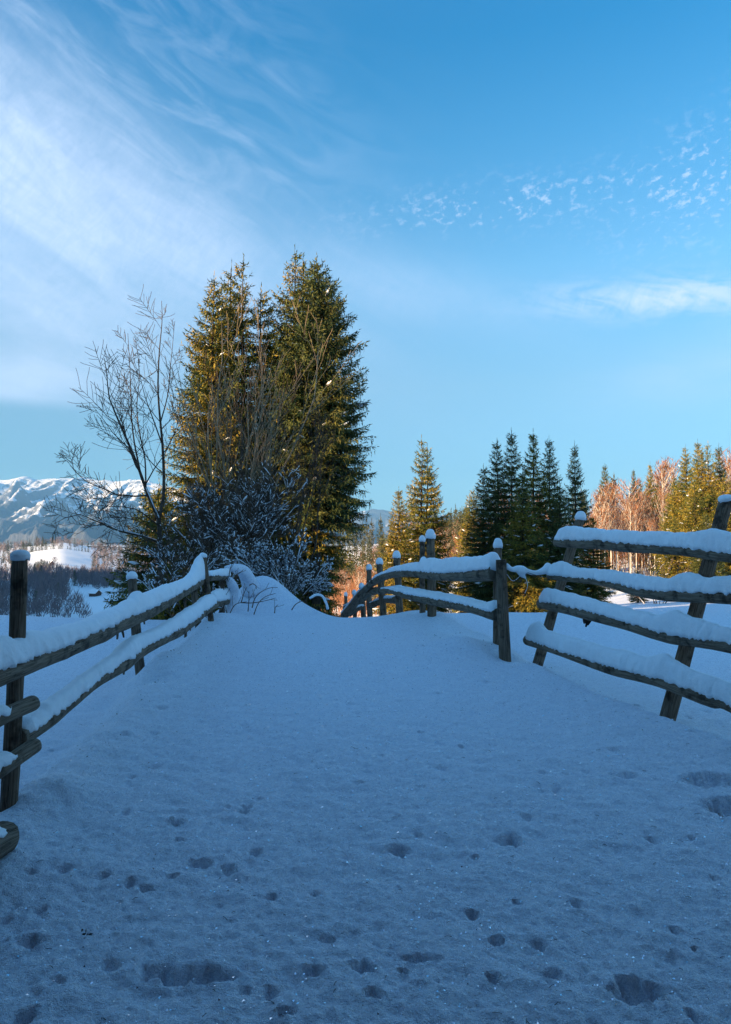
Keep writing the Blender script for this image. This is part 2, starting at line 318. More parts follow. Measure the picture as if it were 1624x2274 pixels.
def ground(x, y, detail=False):
    x = np.asarray(x, float); y = np.asarray(y, float); r = np.hypot(x, y)
    front = ss(-.35, .25, y / np.maximum(r, 1e-3))
    D = np.maximum(np.where(y > 0, y * front + r * (1 - front), r), 1e-3)
    u = np.clip(x / np.maximum(y, r * .35), -1.3, 1.3)
    near = .035 * np.clip(D, 0, 12.5) * front
    wav = 1 + 0 * D
    far = 1.6 + (1210 - table(u, D)) / F * D
    rearfar = -.03 * np.maximum(r - 12, 0)
    far = far * front + rearfar * (1 - front)
    w = ss(10.6, 13.4, D); h = near * (1 - w) + far * w
    # outside of the fences the field lies lower than the drifted track
    lx = np.interp(y, _LY, _LX); rx = np.interp(y, _RY, _RX)
    lo = ss(-.05, .42, lx - x); ro = ss(-.10, .34, x - rx); fade = 1 - ss(11.0, 14.5, r)
    h = h - fade * (.26 * lo + .24 * ro)
    h = h + fade * (.05 * np.exp(-((x - lx - .12) / .22) ** 2) + .035 * np.exp(-((rx - x - .1) / .25) ** 2)) * (y > -1)
    # broad drifts
    h = h + .05 * (1 - ss(20, 60, r)) * fbm(x * .45, y * .45, 0, 3, 3) * ss(1, 5, r)
    h = h + .035 * (1 - ss(8, 16, r)) * ss(.1, 1.0, lx - x) * fbm(x * .9, y * 2.4, 0, 4, 9)
    h = h + ss(14, 60, r) * (.012 * r) * np.minimum(1, 220 / np.maximum(r, 1)) * fbm(x * .022, y * .022, 0, 4, 5)
    h = h + ss(600, 1500, r) * 10 * fbm(x * .0016, y * .0016, 0, 4, 15)
    # unseen hills added on the far left to shade the valley floor
    h = h + 88 * np.exp(-(((x + 400) / 150) ** 2 + ((y - 190) / 150) ** 2)) * ss(.55, 1.0, np.abs(x) / np.maximum(y, 1))
    h = h + 105 * np.exp(-(((x + 500) / 140) ** 2 + ((y - 330) / 120) ** 2)) * ss(.55, 1.0, np.abs(x) / np.maximum(y, 1))
    # drifts and wells round the posts
    for (a, b, s_, am) in BUMPS: h = h + am * np.exp(-(((x - a) ** 2 + (y - b) ** 2) / s_ ** 2))
    if detail:
        fd = 1 - ss(5, 17, r)
        h = h + .024 * (1 - ss(5, 13, r)) * fbm(x * 4.5, y * 6, 0, 4, 21, .6) + .016 * (1 - ss(3, 12, r)) * fbm(x * 28, y * 28, 0, 4, 31, .68)
        rs = np.clip(fbm(x * 11, y * 11, 0, 3, 41), 0, 1); h = h - .012 * (1 - ss(4.5, 9, r)) * rs
        # ripples the wind left on the field by the left fence
        h = h + .02 * (1 - ss(12, 16, r)) * ss(.3, 1.5, lx - x) * np.abs(fbm(x * 1.3 + y * .5, y * 5.5, 0, 3, 51))
        for (a, b, s_, am, asp, rot) in DENTS:
            R_ = s_ * 2.6 * max(1, asp); k_ = (np.abs(x - a) < R_) & (np.abs(y - b) < R_)
            if not k_.any(): continue
            xx = x[k_] - a; yy = y[k_] - b; ww = fbm(xx * 35 + a * 9, yy * 35, 0, 2, 61) * .6
            c_, s2 = math.cos(rot), math.sin(rot); rr = np.sqrt(((xx * c_ + yy * s2) / s_) ** 2 + ((yy * c_ - xx * s2) / (s_ * asp)) ** 2) + ww
            h[k_] = h[k_] - 1.45 * am * (1 - ss(.35, 1.2, rr)) + am * .12 * np.exp(-((rr - 1.35) / .25) ** 2)
    return h
BUMPS = [(1.70, 8.55, .34, -.13), (1.25, 8.75, .42, .13), (1.05, 8.9, .5, .05), (2.48, 6.35, .20, .07), (2.15, 8.75, .25, .06),
         (-1.95, 4.15, .22, .05), (-1.72, 4.2, .20, .05), (-2.35, 8.0, .32, .10), (-2.1, 7.3, .22, -.09), (-2.3, 10.9, .6, .12), (1.0, 11.3, .5, .10), (.8, 13.2, 1.0, .12),
         (.1, 13.0, .9, -.10), (-2.2, 13.3, .50, .50), (-1.85, 13.0, .34, .18), (-1.62, 13.3, .46, .36), (-1.35, 12.9, .5, .20), (-1.0, 12.7, .5, .08)]
def gh(x, y): return float(ground(np.array([x]), np.array([y]))[0])
def make_ground():
    f = np.concatenate([np.arange(-36, 36.001, .27)]); side = np.array([40, 46, 54, 64, 76, 90, 106, 124, 144, 162, 180])
    azs = np.radians(np.concatenate([-side[::-1][1:] if False else -side[::-1], f, side[:-1]]))
    rr = np.concatenate([[.35, .6], .8 * 1.0048 ** np.arange(1, 680)]); rr = rr[rr < 19.5]
    r2 = 19.5 * 1.022 ** np.arange(0, 300); r2 = r2[r2 < 14000]
    rings = np.concatenate([rr, r2]); na = len(azs)
    R, A = np.meshgrid(rings, azs, indexing='ij'); X = R * np.sin(A); Y = R * np.cos(A)
    Z = ground(X, Y, True).copy(); V = np.stack([X, Y, Z], -1)
    def sheet(name, i0, i1, mat, centre=False, **tg):
        n = i1 - i0; i = np.arange(n - 1)[:, None] * na; j = np.arange(na)[None]; j2 = (j + 1) % na
        q = np.stack([i + j, i + j2, i + na + j2, i + na + j], -1).reshape(-1, 4)[:, ::-1]
        v = V[i0:i1].reshape(-1, 3); mb = MB(); tr = []
        if centre:
            m_ = len(v); v = np.concatenate([v, [[0, 0, float(v[:na, 2].mean())]]]); tr = [(m_, (a + 1) % na, a) for a in range(na)]
        mb.add(v, q, tr); o = mb.build(name, mat); tag(o, **tg); return o
    split = len(rr) + 50
    sheet('snow_ground', 0, split, M_SNOW, True, kind='structure')
    sheet('valley_ground', split - 1, len(rings), M_VALLEY, False, kind='structure')
def valley_mat():
    m, q, b = material('valley_snow'); p = geo(q)['Position']
    n = q.noise(p, .012, 5, .6); n2 = q.noise(p, .35, 4, .65)
    c = q.mix(q.ramp(n2, .5, .8, 0, .25), (.80, .84, .88), (.62, .62, .64))
    x, y, z = q.sep(p); dist = q.m('SQRT', q.add(q.mul(x, x), q.mul(y, y)))
    far = q.ramp(dist, 1250, 1900); patch = q.ramp(q.noise(p, .0022, 5, .65), .40, .47)
    c = q.mix(q.mul(far, patch), c, (.07, .065, .07)); q.put(b.inputs['Base Color'], c); b.inputs['Roughness'].default_value = .7
    q.put(b.inputs['Normal'], q.bump(n2, .3, .6)); return m
M_VALLEY = valley_mat()
make_ground()
# ------------------------------------------------------------------ far mountains
def mountain_mat(name, lo, hi):
    m, q, b = material(name); g = geo(q); p = g['Position']; nz = q.sep(g['Normal'])[2]; z = q.sep(p)[2]
    a = q.noise(q.scale(p, (1, 1, .35)), .006, 7, .7, .4); f = q.noise(p, .0012, 6, .65, .5); tiny = q.noise(p, .02, 4, .7)
    rock = q.ramp(q.add(q.add(nz, q.mul(q.sub(a, .5), 1.0)), q.mul(q.sub(tiny, .5), .3)), .73, .88, 1, 0)
    snow = q.mix(rock, (.82, .84, .88), (.13, .135, .155))
    tree = q.ramp(q.add(z, q.mul(q.sub(f, .5), 620)), 330, 240, 0, 1) if False else q.ramp(q.add(z, q.mul(q.sub(f, .5), 900)), lo, hi, 1, 0)
    clear = q.ramp(q.noise(p, .0018, 5, .7), .60, .64)
    c = q.mix(q.mul(tree, q.sub(1.0, clear)), snow, q.mix(tiny, (.050, .058, .075), (.085, .09, .10)))
    q.put(b.inputs['Base Color'], c); b.inputs['Roughness'].default_value = .8; q.put(b.inputs['Normal'], q.bump(a, .8, 60)); return m
M_MOUNT = mountain_mat('mountain_rock_and_snow', 300, 360); M_MOUNT2 = mountain_mat('wooded_mountain', 560, 620)
def mountain(name, x0, x1, yr, depth, top_px, nx, ny, seed, spur, label, mat=None):
    xs = np.linspace(x0, x1, nx); t = np.linspace(-.55, 1, ny); X, T = np.meshgrid(xs, t, indexing='ij')
    yr_ = yr + 500 * fbm(xs / 1500, xs * 0, 0, 3, seed)
    pxs = 812 + F * xs / yr; top = 1.6 + (1210 - np.interp(pxs, [a for a, _ in top_px], [b for _, b in top_px])) / F * yr
    Y = yr_[:, None] - T * depth
    prof = np.where(T >= 0, (1 - T) ** 1.25, 1 - np.abs(T) * 1.5); prof = np.clip(prof, 0, 1)
    warp = fbm(X / 900, Y / 900, 0, 3, seed + 2) * 260
    def ridged(a, b, o, sd):
        s_, am, tot, w_ = 0.0, 1.0, 0.0, 1.0
        for q_ in range(o):
            n_ = (1 - np.abs(vn(a * 2.03 ** q_, b * 2.03 ** q_, 0, sd + q_) - .5) * 2) ** 2.4; s_ = s_ + am * n_ * w_; w_ = np.clip(n_ * 1.6, .25, 1); tot += am; am *= .55
        return s_ / tot
    rid = ridged((X + warp) / 620, Y / 1500, 5, seed + 5) * 1.5
    rid2 = ridged((X + warp * .5) / 210, Y / 620, 4, seed + 8) * 1.5
    amp = np.clip(np.abs(T) * 3.2, 0, 1) * np.clip(1.1 - T, 0, 1)
    Z = top[:, None] * prof + spur * amp * (rid - .62) + spur * .55 * np.clip(.15 + np.abs(T) * 2, 0, 1) * (rid2 - .6)
    Z = Z + 14 * fbm(X / 90, Y / 90, 0, 3, seed + 9); Z = np.where(T > .93, Z * 0 - 60 - 100 * (T - .93), Z); Z[:, 0] = -150
    V = np.stack([X, Y, Z], -1).reshape(-1, 3); i = np.arange(nx - 1)[:, None] * ny; j = np.arange(ny - 1)[None]
    q = np.stack([i + j, i + ny + j, i + ny + j + 1, i + j + 1], -1).reshape(-1, 4)[:, ::-1]
    mb = MB(); mb.add(V, q); o = mb.build(name, mat or M_MOUNT); tag(o, kind='structure', label=label)
mountain('mountain_range', -9500, 300, 8000, 3300, [(-900, 1075), (-400, 1066), (-200, 1070), (-40, 1066), (0, 1062), (35, 1056), (70, 1062), (105, 1058), (130, 1060), (170, 1057), (200, 1060), (240, 1063), (300, 1062), (400, 1085), (500, 1105), (600, 1140), (700, 1176), (745, 1200), (900, 1212)], 700, 150, 4, 330, 'jagged snow covered mountain range far beyond the left valley')
mountain('mountain', -1500, 3600, 10500, 3400, [(500, 1205), (640, 1180), (700, 1160), (745, 1152), (785, 1140), (805, 1133), (822, 1130), (845, 1132), (870, 1136), (920, 1140), (980, 1146), (1100, 1160), (1400, 1205)], 260, 90, 11, 210, 'hazy rounded mountain far off right of the spruces', M_MOUNT2)
# ------------------------------------------------------------------ fences
def dome(mb, c, r, h, seed, skirt=.02, lean=(0, 0)):
    n, m = 12, 20; v = []; uv = []
    for i in range(n + 1):
        f = i / n; a = f * pi / 2
        for j in range(m):
            th = j / m * 2 * pi; k_ = 1 + .10 * float(fbm(math.cos(th) * 1.3 + seed * 3.3, math.sin(th) * 1.3, f * 2, 2))
            rr = r * math.cos(a) ** .75 * k_ * (1 + .04 * math.sin(min(1, f * 3) * pi))
            z = h * math.sin(a) ** 1.05
            if i == 0: z = -skirt * (.4 + 1.2 * float(vn(j * .9, seed * 7.7))); rr = r * .97 * k_
            v.append((c[0] + rr * math.cos(th) + lean[0] * f, c[1] + rr * math.sin(th) + lean[1] * f, c[2] + z)); uv.append((0, 0))
    q = [(i * m + j, i * m + (j + 1) % m, (i + 1) * m + (j + 1) % m, (i + 1) * m + j) for i in range(n) for j in range(m)]
    b = len(v); v.append((c[0] + lean[0], c[1] + lean[1], c[2] + h)); v.append((c[0], c[1], c[2])); uv += [(0, 0), (0, 0)]
    t = [(n * m + j, n * m + (j + 1) % m, b) for j in range(m)] + [(b + 1, (j + 1) % m, j) for j in range(m)]
    mb.add(v, q, t, uv)
_ps = [0]
def post(fence, top, base, D, wpx, cap=14, Db=None, mat=None, split=False, label=None, name='post', sink=.4):
    """top, base: picture positions of the wooden top and foot, at distance D"""
    _ps[0] += 1; s = _ps[0]; Db = D if Db is None else Db
    a, b = P(*top, D), P(*base, Db); r = wpx / 2 / F * D
    d_ = (b - a) / np.linalg.norm(b - a); b2 = b + d_ * sink
    pts = spline([a, a * .5 + b2 * .5 + np.array([.012 * math.sin(s * 2.3), 0, 0]), b2], .035)
    tt = np.linspace(0, 1, len(pts)); rad = r * (.93 + .16 * tt) ; rad[0] *= .96
    sq = (lambda th: 1 - .30 * np.clip(np.cos(th - .9), 0, 1) ** 6) if split else (lambda th: 1 - .10 * np.clip(np.cos(th * 1 - s), 0, 1) ** 8)
    mb = MB(); tube(mb, pts, rad, 22, True, .11, s, sq); o = mb.build(name, mat or M_POST, fence, origin=a)
    if label: o['label'] = label
    if cap:
        m2 = MB(); dome(m2, a + np.array([0, 0, -.004]), r * 1.12, cap / F * D, s, .022); m2.build('snow_cap', M_SNOWCAP, o, origin=a)
    return o
def rail(fence, wood, D0, D1, snow=None, ext0=0, ext1=0, seed=1, fat=1.0, stubs=(), label=None, mat=None, flute=1.0, endtaper=(1, 1), wmul=1.0, Doff=0.0):
    """wood: (px, top py, bottom py) of the visible wood; snow: (px, py) of the crest of the snow lying on it; 1/D runs linearly across the picture"""
    w = np.array(wood, float); x0, x1 = w[0, 0], w[-1, 0]
    def Dat(px): t = (px - x0) / (x1 - x0); return 1 / ((1 - t) / D0 + t / D1) + Doff
    rows = []
    for px, t_, b_ in w:
        D = Dat(px); th = (b_ - t_); cy = (t_ + b_) / 2 - .14 * th; rows.append(list(P(px, cy, D)) + [th * .64 / F * D * fat])
    rows = np.array(rows); c = spline(rows, .03); n = len(c); mb = MB()
    rad = c[:, 3] * (1 + .07 * fbm(np.arange(n) * .05 + seed * 9, 0 * np.arange(n), 0, 2))
    pts = c[:, :3] + np.stack([fbm(np.arange(n) * .03 + seed, 0 * np.arange(n), 0, 2) * .012] * 3, -1)
    tube(mb, pts, rad, 18, True, .10, seed); rng = random.Random(seed)
    o = mb.build('rail', mat or M_RAIL, fence, origin=pts[0])
    if label: o['label'] = label
    for (f, ln, ang_) in stubs:
        i = int(f * (n - 1)); m3 = MB(); p0 = pts[i] - np.array([0, 0, rad[i] * .7]); e = p0 + np.array([ln * math.cos(ang_), -.01, -ln * abs(math.sin(ang_)) - rad[i] * .3])
        tube(m3, spline([p0, (p0 + e) / 2 + [.004, 0, 0], e], .01), np.linspace(.013, .007, len(spline([p0, (p0 + e) / 2 + [.004, 0, 0], e], .01))), 7, True, .2, seed + i); m3.build('branch_stub', M_RAIL, o, origin=p0)
    if snow is not None:
        sn = np.array(snow, float)
        # height of the snow crest above the log centre, along the log
        pxs = 812 + F * pts[:, 0] / (pts[:, 1] * math.cos(TH) + (pts[:, 2] - 1.6) * math.sin(TH))
        keep = (pxs >= min(sn[0, 0], sn[-1, 0]) - 1) & (pxs <= max(sn[0, 0], sn[-1, 0]) + 1); idx = np.where(keep)[0]
        # finer resample
        t = np.linspace(idx[0], idx[-1], (idx[-1] - idx[0]) * 2 + 2); ii = np.arange(n)
        cp = np.stack([np.interp(t, ii, pts[:, k_]) for k_ in range(3)], -1); cr = np.interp(t, ii, rad); cpx = np.interp(t, ii, pxs)
        o_ = np.argsort(sn[:, 0]); e_ = sn[o_]; pc = np.interp(cpx, e_[:, 0], e_[:, 1])
        ker = np.hanning(9); ker /= ker.sum(); pc = np.convolve(np.pad(pc, 4, mode='edge'), ker, 'valid')
        D = cp[:, 1]; ztop = np.array([P(a, b, d__)[2] for a, b, d__ in zip(cpx, pc, D)])
        tan = np.gradient(cp, axis=0); side = np.stack([tan[:, 1], -tan[:, 0], 0 * tan[:, 0]], -1); side /= np.linalg.norm(side, axis=1)[:, None]
        sl = np.clip(np.linalg.norm(tan[:, :2], axis=1) / (np.linalg.norm(tan, axis=1) + 1e-9), .5, 1)
        zb = cp[:, 2] + cr * .52; H = np.maximum(ztop - zb, .02) * (1 + .13 * fbm(np.arange(len(t)) * .034 + seed * 5, 0 * t, 0, 3))
        m_ = len(t); e = np.minimum(np.arange(m_), np.arange(m_)[::-1]) * np.linalg.norm(cp[1] - cp[0])
        endf = np.clip(e / .10, 0, 1); endf = np.sqrt(np.clip(1 - (1 - endf) ** 2, 0.02, 1))
        K = 17; th = np.linspace(0, pi, K); al = np.arange(m_) * np.linalg.norm(cp[1] - cp[0])
        cx = np.sign(np.cos(th)) * np.abs(np.cos(th)) ** .80; sz_ = np.sin(th) ** .95
        Wd = (cr * .93 + .008)[:, None] * wmul * (1 + .13 * fbm(al * 3 + seed, 0 * al, 0, 3))[:, None] * (.55 + .45 * endf[:, None])
        fl = .018 * flute * fbm(al[:, None] * 17 + 3 * seed, th[None] * 1.1, seed, 3, 0, .6) + .014 * fbm(al[:, None] * 4 + seed, th[None] * .8, seed, 2)
        rag = (.024 * (fbm(al * 45, 0 * al + seed, 0, 3)))[:, None] * (np.abs(np.cos(th)) > .9)[None]
        lat = (Wd + fl) * cx[None]; ver = H[:, None] * (.25 + .75 * endf[:, None]) * sz_[None] * (1 + .5 * fl / H[:, None]) + rag
        V = cp[:, None, :] + lat[..., None] * side[:, None, :]; V[..., 2] = zb[:, None] + ver
        V = np.concatenate([V, (np.stack([cp[:, 0], cp[:, 1], zb - cr * .3], -1))[:, None, :]], 1); K1 = K + 1
        i = np.arange(m_ - 1)[:, None] * K1; j = np.arange(K1)[None]; j2 = (j + 1) % K1
        q = np.stack([i + j, i + K1 + j, i + K1 + j2, i + j2], -1).reshape(-1, 4)
        V = V.reshape(-1, 3); b0 = len(V); V = np.concatenate([V, [V[:K1].mean(0)], [V[-K1:].mean(0)]])
        tr = [(b0, a, (a + 1) % K1) for a in range(K1)] + [(b0 + 1, b0 - K1 + (a + 1) % K1, b0 - K1 + a) for a in range(K1)]
        ms = MB(); ms.add(V, q, tr); ms.build('snow_cap', M_SNOWCAP, o, origin=pts[0])
    return o
# ---- left fence
lf = empty('rail_fence', (-2.2, 6, gh(-2.2, 6)))
tag(lf, 'long two rail wooden fence under thick snow along the left side of the track', 'fence', 'old wooden fences beside the track')
post(lf, (45, 1234), (18, 1812), 3.98, 37, 15, split=True)
post(lf, (293, 1281), (314, 1496), 8.25, 21, 13)
post(lf, (424, 1262), (440, 1391), 11.0, 15, 0)
post(lf, (453, 1234), (469, 1386), 10.5, 13, 6)
post(lf, (494, 1280), (494, 1318), 12.3, 12, 0)
post(lf, (411, 1330), (411, 1397), 10.7, 6, 0)
rail(lf, [(-150, 1512, 1592), (0, 1474, 1523), (92, 1442, 1483), (190, 1404, 1443), (262, 1370, 1404), (326, 1345, 1374), (389, 1314, 1338), (424, 1294, 1314), (452, 1278, 1296)], 3.05, 10.9,
     [(-150, 1440), (-60, 1425), (0, 1408), (28, 1424), (59, 1399), (103, 1402), (159, 1384), (205, 1368), (256, 1348), (290, 1330), (302, 1312), (320, 1317), (389, 1292), (416, 1282), (432, 1262), (441, 1236), (452, 1226)], seed=3, stubs=[(.45, .05, 1.2), (.50, .035, 1.0), (.38, .05, 1.4), (.40, .06, 1.1), (.66, .03, 1.3)])
rail(lf, [(38, 1631, 1661), (92, 1593, 1627), (154, 1553, 1577), (215, 1503, 1526), (277, 1457, 1487), (323, 1428, 1453), (369, 1405, 1428), (409, 1384, 1405), (461, 1345, 1362), (478, 1338, 1352)], 4.0, 10.95,
     [(42, 1604), (60, 1590), (101, 1557), (185, 1499), (246, 1455), (290, 1418), (301, 1411), (330, 1402), (369, 1382), (411, 1355), (461, 1320), (470, 1318)], seed=8, stubs=[(.3, .03, 1.3), (.72, .03, 1.1)], label='lower rail with a dark sawn end')
rail(lf, [(463, 1277, 1290), (508, 1277, 1288)], 11.2, 12.3, [(463, 1268), (490, 1262), (508, 1264)], seed=12)
rail(lf, [(470, 1334, 1350), (507, 1330, 1344)], 11.2, 12.3, [(466, 1315), (485, 1306), (510, 1308)], seed=13)
rail(lf, [(-110, 1630, 1668), (0, 1583, 1612), (71, 1553, 1581)], 3.1, 3.78, [(-110, 1600), (-20, 1570), (12, 1562), (24, 1580)], seed=21, label='short broken pole end', flute=.6, Doff=-.02)
rail(lf, [(-110, 1760, 1796), (0, 1697, 1727), (74, 1648, 1676)], 3.1, 3.78, [(-110, 1715), (-20, 1672), (10, 1664), (34, 1680)], seed=22, label='short broken pole end under the first', flute=.6, Doff=-.02)
rail(lf, [(-130, 1910, 1990), (-40, 1862, 1926), (8, 1842, 1895)], 3.1, 3.6, [(-130, 1865), (-40, 1826), (0, 1834)], seed=23, label='thick log end low at the picture edge', Doff=-.1)
# ---- middle fence
mf = empty('rail_fence', (1.2, 11, gh(1.2, 11)))
tag(mf, 'short two rail fence with snow capped posts curving down behind the crest', 'fence', 'old wooden fences beside the track')
post(mf, (1113, 1243), (1122, 1450), 8.55, 25, 0, split=True, label='thick split post with the rail snow draped over its top')
post(mf, (1106, 1212), (1106, 1424), 9.0, 19, 18)
post(mf, (956, 1192), (958, 1380), 11.2, 20, 18)
post(mf, (938, 1199), (940, 1373), 11.75, 13, 11)
post(mf, (881, 1236), (888, 1360), 13.3, 16, 14)
post(mf, (843, 1250), (851, 1364), 14.6, 15, 12)
post(mf, (820, 1263), (822, 1353), 16.5, 12, 11)
post(mf, (803, 1303), (806, 1352), 18.5, 11, 9)
post(mf, (787, 1318), (788, 1352), 20.5, 9, 9)
post(mf, (768, 1322), (770, 1358), 22.5, 8, 8)
post(mf, (731, 1344), (731, 1369), 27.0, 7, 6, sink=.2)
rail(mf, [(1100, 1263, 1293), (1043, 1268, 1293), (985, 1271, 1290), (926, 1268, 1284), (880, 1268, 1282), (851, 1276, 1290), (831, 1288, 1300), (812, 1305, 1316)], 8.65, 14.5,
     [(1121, 1234), (1113, 1219), (1104, 1218), (1092, 1226), (1080, 1233), (1043, 1234.5), (985, 1240), (947, 1241), (941, 1232), (935, 1246), (897, 1252), (868, 1262), (840, 1275), (833, 1283)], seed=31)
rail(mf, [(831, 1289, 1299), (800, 1316, 1328), (780, 1345, 1360), (764, 1362, 1374)], 14.2, 17.0, [(833, 1292), (815, 1305), (800, 1308), (785, 1332), (764, 1356)], seed=32)
rail(mf, [(1108, 1358, 1381), (1043, 1344, 1362), (970, 1327, 1346), (915, 1318, 1333), (868, 1307, 1319), (822, 1311, 1324), (802, 1328, 1338)], 8.7, 15.2,
     [(1106, 1330), (1094, 1334), (1083, 1338), (1043, 1326), (1000, 1318), (955, 1311), (915, 1305), (886, 1300), (868, 1302), (852, 1304)], seed=33, label='lower rail ending in a square sawn block')
rail(mf, [(880, 1328, 1341), (850, 1330, 1341), (822, 1340, 1352)], 14.0, 15.5, [(878, 1322), (850, 1323), (826, 1336)], seed=34)
rail(mf, [(818, 1320, 1330), (798, 1332, 1342), (768, 1346, 1356)], 17.5, 22, [(815, 1314), (800, 1318), (786, 1332), (766, 1345)], seed=35)
rail(mf, [(806, 1345, 1352), (790, 1352, 1360), (776, 1362, 1370)], 18.0, 20, [(806, 1340), (790, 1346), (776, 1358)], seed=36)
# ---- right fence
rf = empty('rail_fence', (2.8, 7, gh(2.8, 7)))
tag(rf, 'four rail wooden fence with leaning posts and thick snow on every rail at the right', 'fence', 'old wooden fences beside the track')
post(rf, (1290, 1150), (1193, 1482), 9.05, 22, 16, label='leaning post at the left end')
post(rf, (1614, 1109), (1482, 1600), 6.6, 32, 12, label='leaning post with a bent snow cap')
post(rf, (1745, 1060), (1640, 1900), 4.9, 40, 16, label='leaning post at the near end')
rail(rf, [(1237, 1198, 1214), (1332, 1201, 1222), (1427, 1209, 1230), (1521, 1216, 1236), (1624, 1226, 1248), (1800, 1240, 1270)], 8.9, 5.2,
     [(1238, 1186), (1243, 1172), (1262, 1167), (1300, 1172), (1347, 1178), (1427, 1179), (1521, 1181), (1559, 1175), (1580, 1170), (1600, 1172), (1624, 1180), (1800, 1188)], seed=41)
rail(rf, [(1219, 1276, 1288), (1332, 1288, 1302), (1395, 1300, 1318), (1490, 1311, 1335), (1624, 1318, 1342), (1800, 1326, 1360)], 8.85, 5.15,
     [(1219, 1260), (1232, 1250), (1249, 1242), (1265, 1250), (1287, 1260), (1363, 1266), (1458, 1281), (1490, 1284), (1515, 1273), (1534, 1270), (1550, 1276), (1569, 1282), (1624, 1279), (1800, 1290)], seed=42)
rail(rf, [(1201, 1335, 1354), (1283, 1347, 1369), (1383, 1374, 1397), (1483, 1404, 1428), (1549, 1417, 1438), (1624, 1428, 1452), (1800, 1455, 1490)], 8.8, 5.1,
     [(1203, 1318), (1216, 1305), (1283, 1321), (1383, 1345), (1466, 1366), (1490, 1357), (1502, 1355), (1515, 1364), (1533, 1371), (1624, 1395), (1800, 1440)], seed=43)
ro = rail(rf, [(1173, 1414, 1431), (1249, 1444, 1459), (1349, 1475, 1496), (1449, 1500, 1522), (1516, 1522, 1547), (1583, 1542, 1572), (1624, 1560, 1582), (1800, 1640, 1690)], 8.75, 5.05,
     [(1174, 1398), (1182, 1385), (1200, 1384), (1216, 1401), (1283, 1418), (1383, 1445), (1443, 1458), (1470, 1448), (1483, 1450), (1503, 1470), (1549, 1491), (1624, 1518), (1800, 1600)], seed=44)
# torn bark tuft hanging under the third rail
bk = MB(); p0 = P(1304, 1366, 8.05)
for i_ in range(5): tube(bk, spline([p0 + [(i_ - 2) * .012, 0, .02], p0 + [(i_ - 2) * .02, -.01, -.05], p0 + [(i_ % 2) * .02 - .01 + (i_ - 2) * .008, .01, -.09 - .02 * (i_ % 3)]], .02), .012, 5, True, .3, i_)
bko = bk.build('torn_bark', M_BARK, rf, origin=p0)
# ---- snowy wires between the middle and right fences
wf = empty('fence_wire', P(1170, 1275, 8.8)); tag(wf, 'slack rusty wires holding a lumpy strip of snow between the middle and right fences', 'wire')
w0, w1 = P(1122, 1264, 8.55), P(1222, 1276, 8.85)
for a, b, sg in (((1122, 1260), (1222, 1272), .0), ((1122, 1262), (1170, 1272), .0), ((1168, 1273), (1222, 1290), .0), ((1172, 1272), (1222, 1284), 0.)):
    mb = MB(); A, B = P(*a, 8.6), P(*b, 8.8); pts = spline([A, (A + B) / 2 - [0, 0, .006], B], .03); tube(mb, pts, .0035, 5); mb.build('wire', M_WIRE, wf, origin=A)
rr_ = random.Random(3)
for i_, (a, b, c) in enumerate((((1126, 1275), (1140, 1290), (1158, 1277)), ((1130, 1268), (1150, 1292), (1165, 1280)), ((1165, 1275), (1172, 1300), (1166, 1318)), ((1160, 1280), (1156, 1294), (1150, 1284)), ((1166, 1318), (1160, 1322), (1168, 1324)), ((1108, 1258), (1118, 1270), (1128, 1266)))):
    mb = MB(); pts = spline([P(*a, 8.68), P(*b, 8.66), P(*c, 8.7)], .02); tube(mb, pts, .004, 5, True, .3, i_); mb.build('wire', M_SNOWCAP if i_ in (0, 2) else M_WIRE, wf, origin=pts[0])
sm = MB(); ws = spline([list(P(1124, 1256, 8.6)) + [.035], list(P(1137, 1264, 8.62)) + [.028], list(P(1152, 1263, 8.66)) + [.045], list(P(1160, 1266, 8.66)) + [.06], list(P(1170, 1268, 8.7)) + [.035], list(P(1190, 1272, 8.74)) + [.028], list(P(1208, 1268, 8.8)) + [.045], list(P(1222, 1262, 8.84)) + [.075]], .012)
tube(sm, ws[:, :3], ws[:, 3], 14, True, .35, 5); sm.build('snow_strip', M_SNOWCAP, wf, origin=w0)
sm = MB(); ws = spline([list(P(1150, 1266, 8.64)) + [.03], list(P(1160, 1276, 8.66)) + [.035], list(P(1168, 1284, 8.68)) + [.008]], .01); tube(sm, ws[:, :3], ws[:, 3], 10, True, .3, 6); sm.build('snow_strip', M_SNOWCAP, wf, origin=w0)
# ------------------------------------------------------------------ trees
def nrm(a): return a / (np.linalg.norm(a, axis=-1, keepdims=True) + 1e-9)
def needles(mb, rs, o, d, L, g=1.0, wid=.038, spread=.38):
    """o, d, L: origins, directions and lengths of shoots; lays small pointed sprays of needles along every shoot"""
    n = np.maximum(2, (L / (.060 * g)).astype(int)); idx = np.repeat(np.arange(len(L)), n)
    k_ = np.concatenate([np.arange(a) for a in n]); t = (k_ + rs.rand(len(k_)) * .6) / n[idx]
    dd = d[idx]; base = o[idx] + dd * (L[idx] * t)[:, None] + np.array([0, 0, -1.0]) * (L[idx] * .16 * t * t)[:, None]
    v = nrm(dd + rs.randn(len(k_), 3) * spread); ln = g * (.10 + .07 * rs.rand(len(k_))) * (1.15 - .45 * t)
    w = nrm(np.cross(v, rs.randn(len(k_), 3))) * (g * wid * (.7 + .6 * rs.rand(len(k_))))[:, None]
    tri = np.stack([base - w * .5, base + w * .5, base + v * ln[:, None]], 1).reshape(-1, 3)
    mb.add(tri, None, np.arange(len(tri)).reshape(-1, 3))
PROF = {'full': ([0, .25, .5, .7, .85, .94, 1], [.85, 1, .86, .63, .37, .16, .02]), 'cone': ([0, .2, .45, .7, .88, 1], [.92, 1, .74, .42, .18, .02]), 'skirt': ([0, .3, .7, .9, 1], [1, .95, .6, .3, .04])}
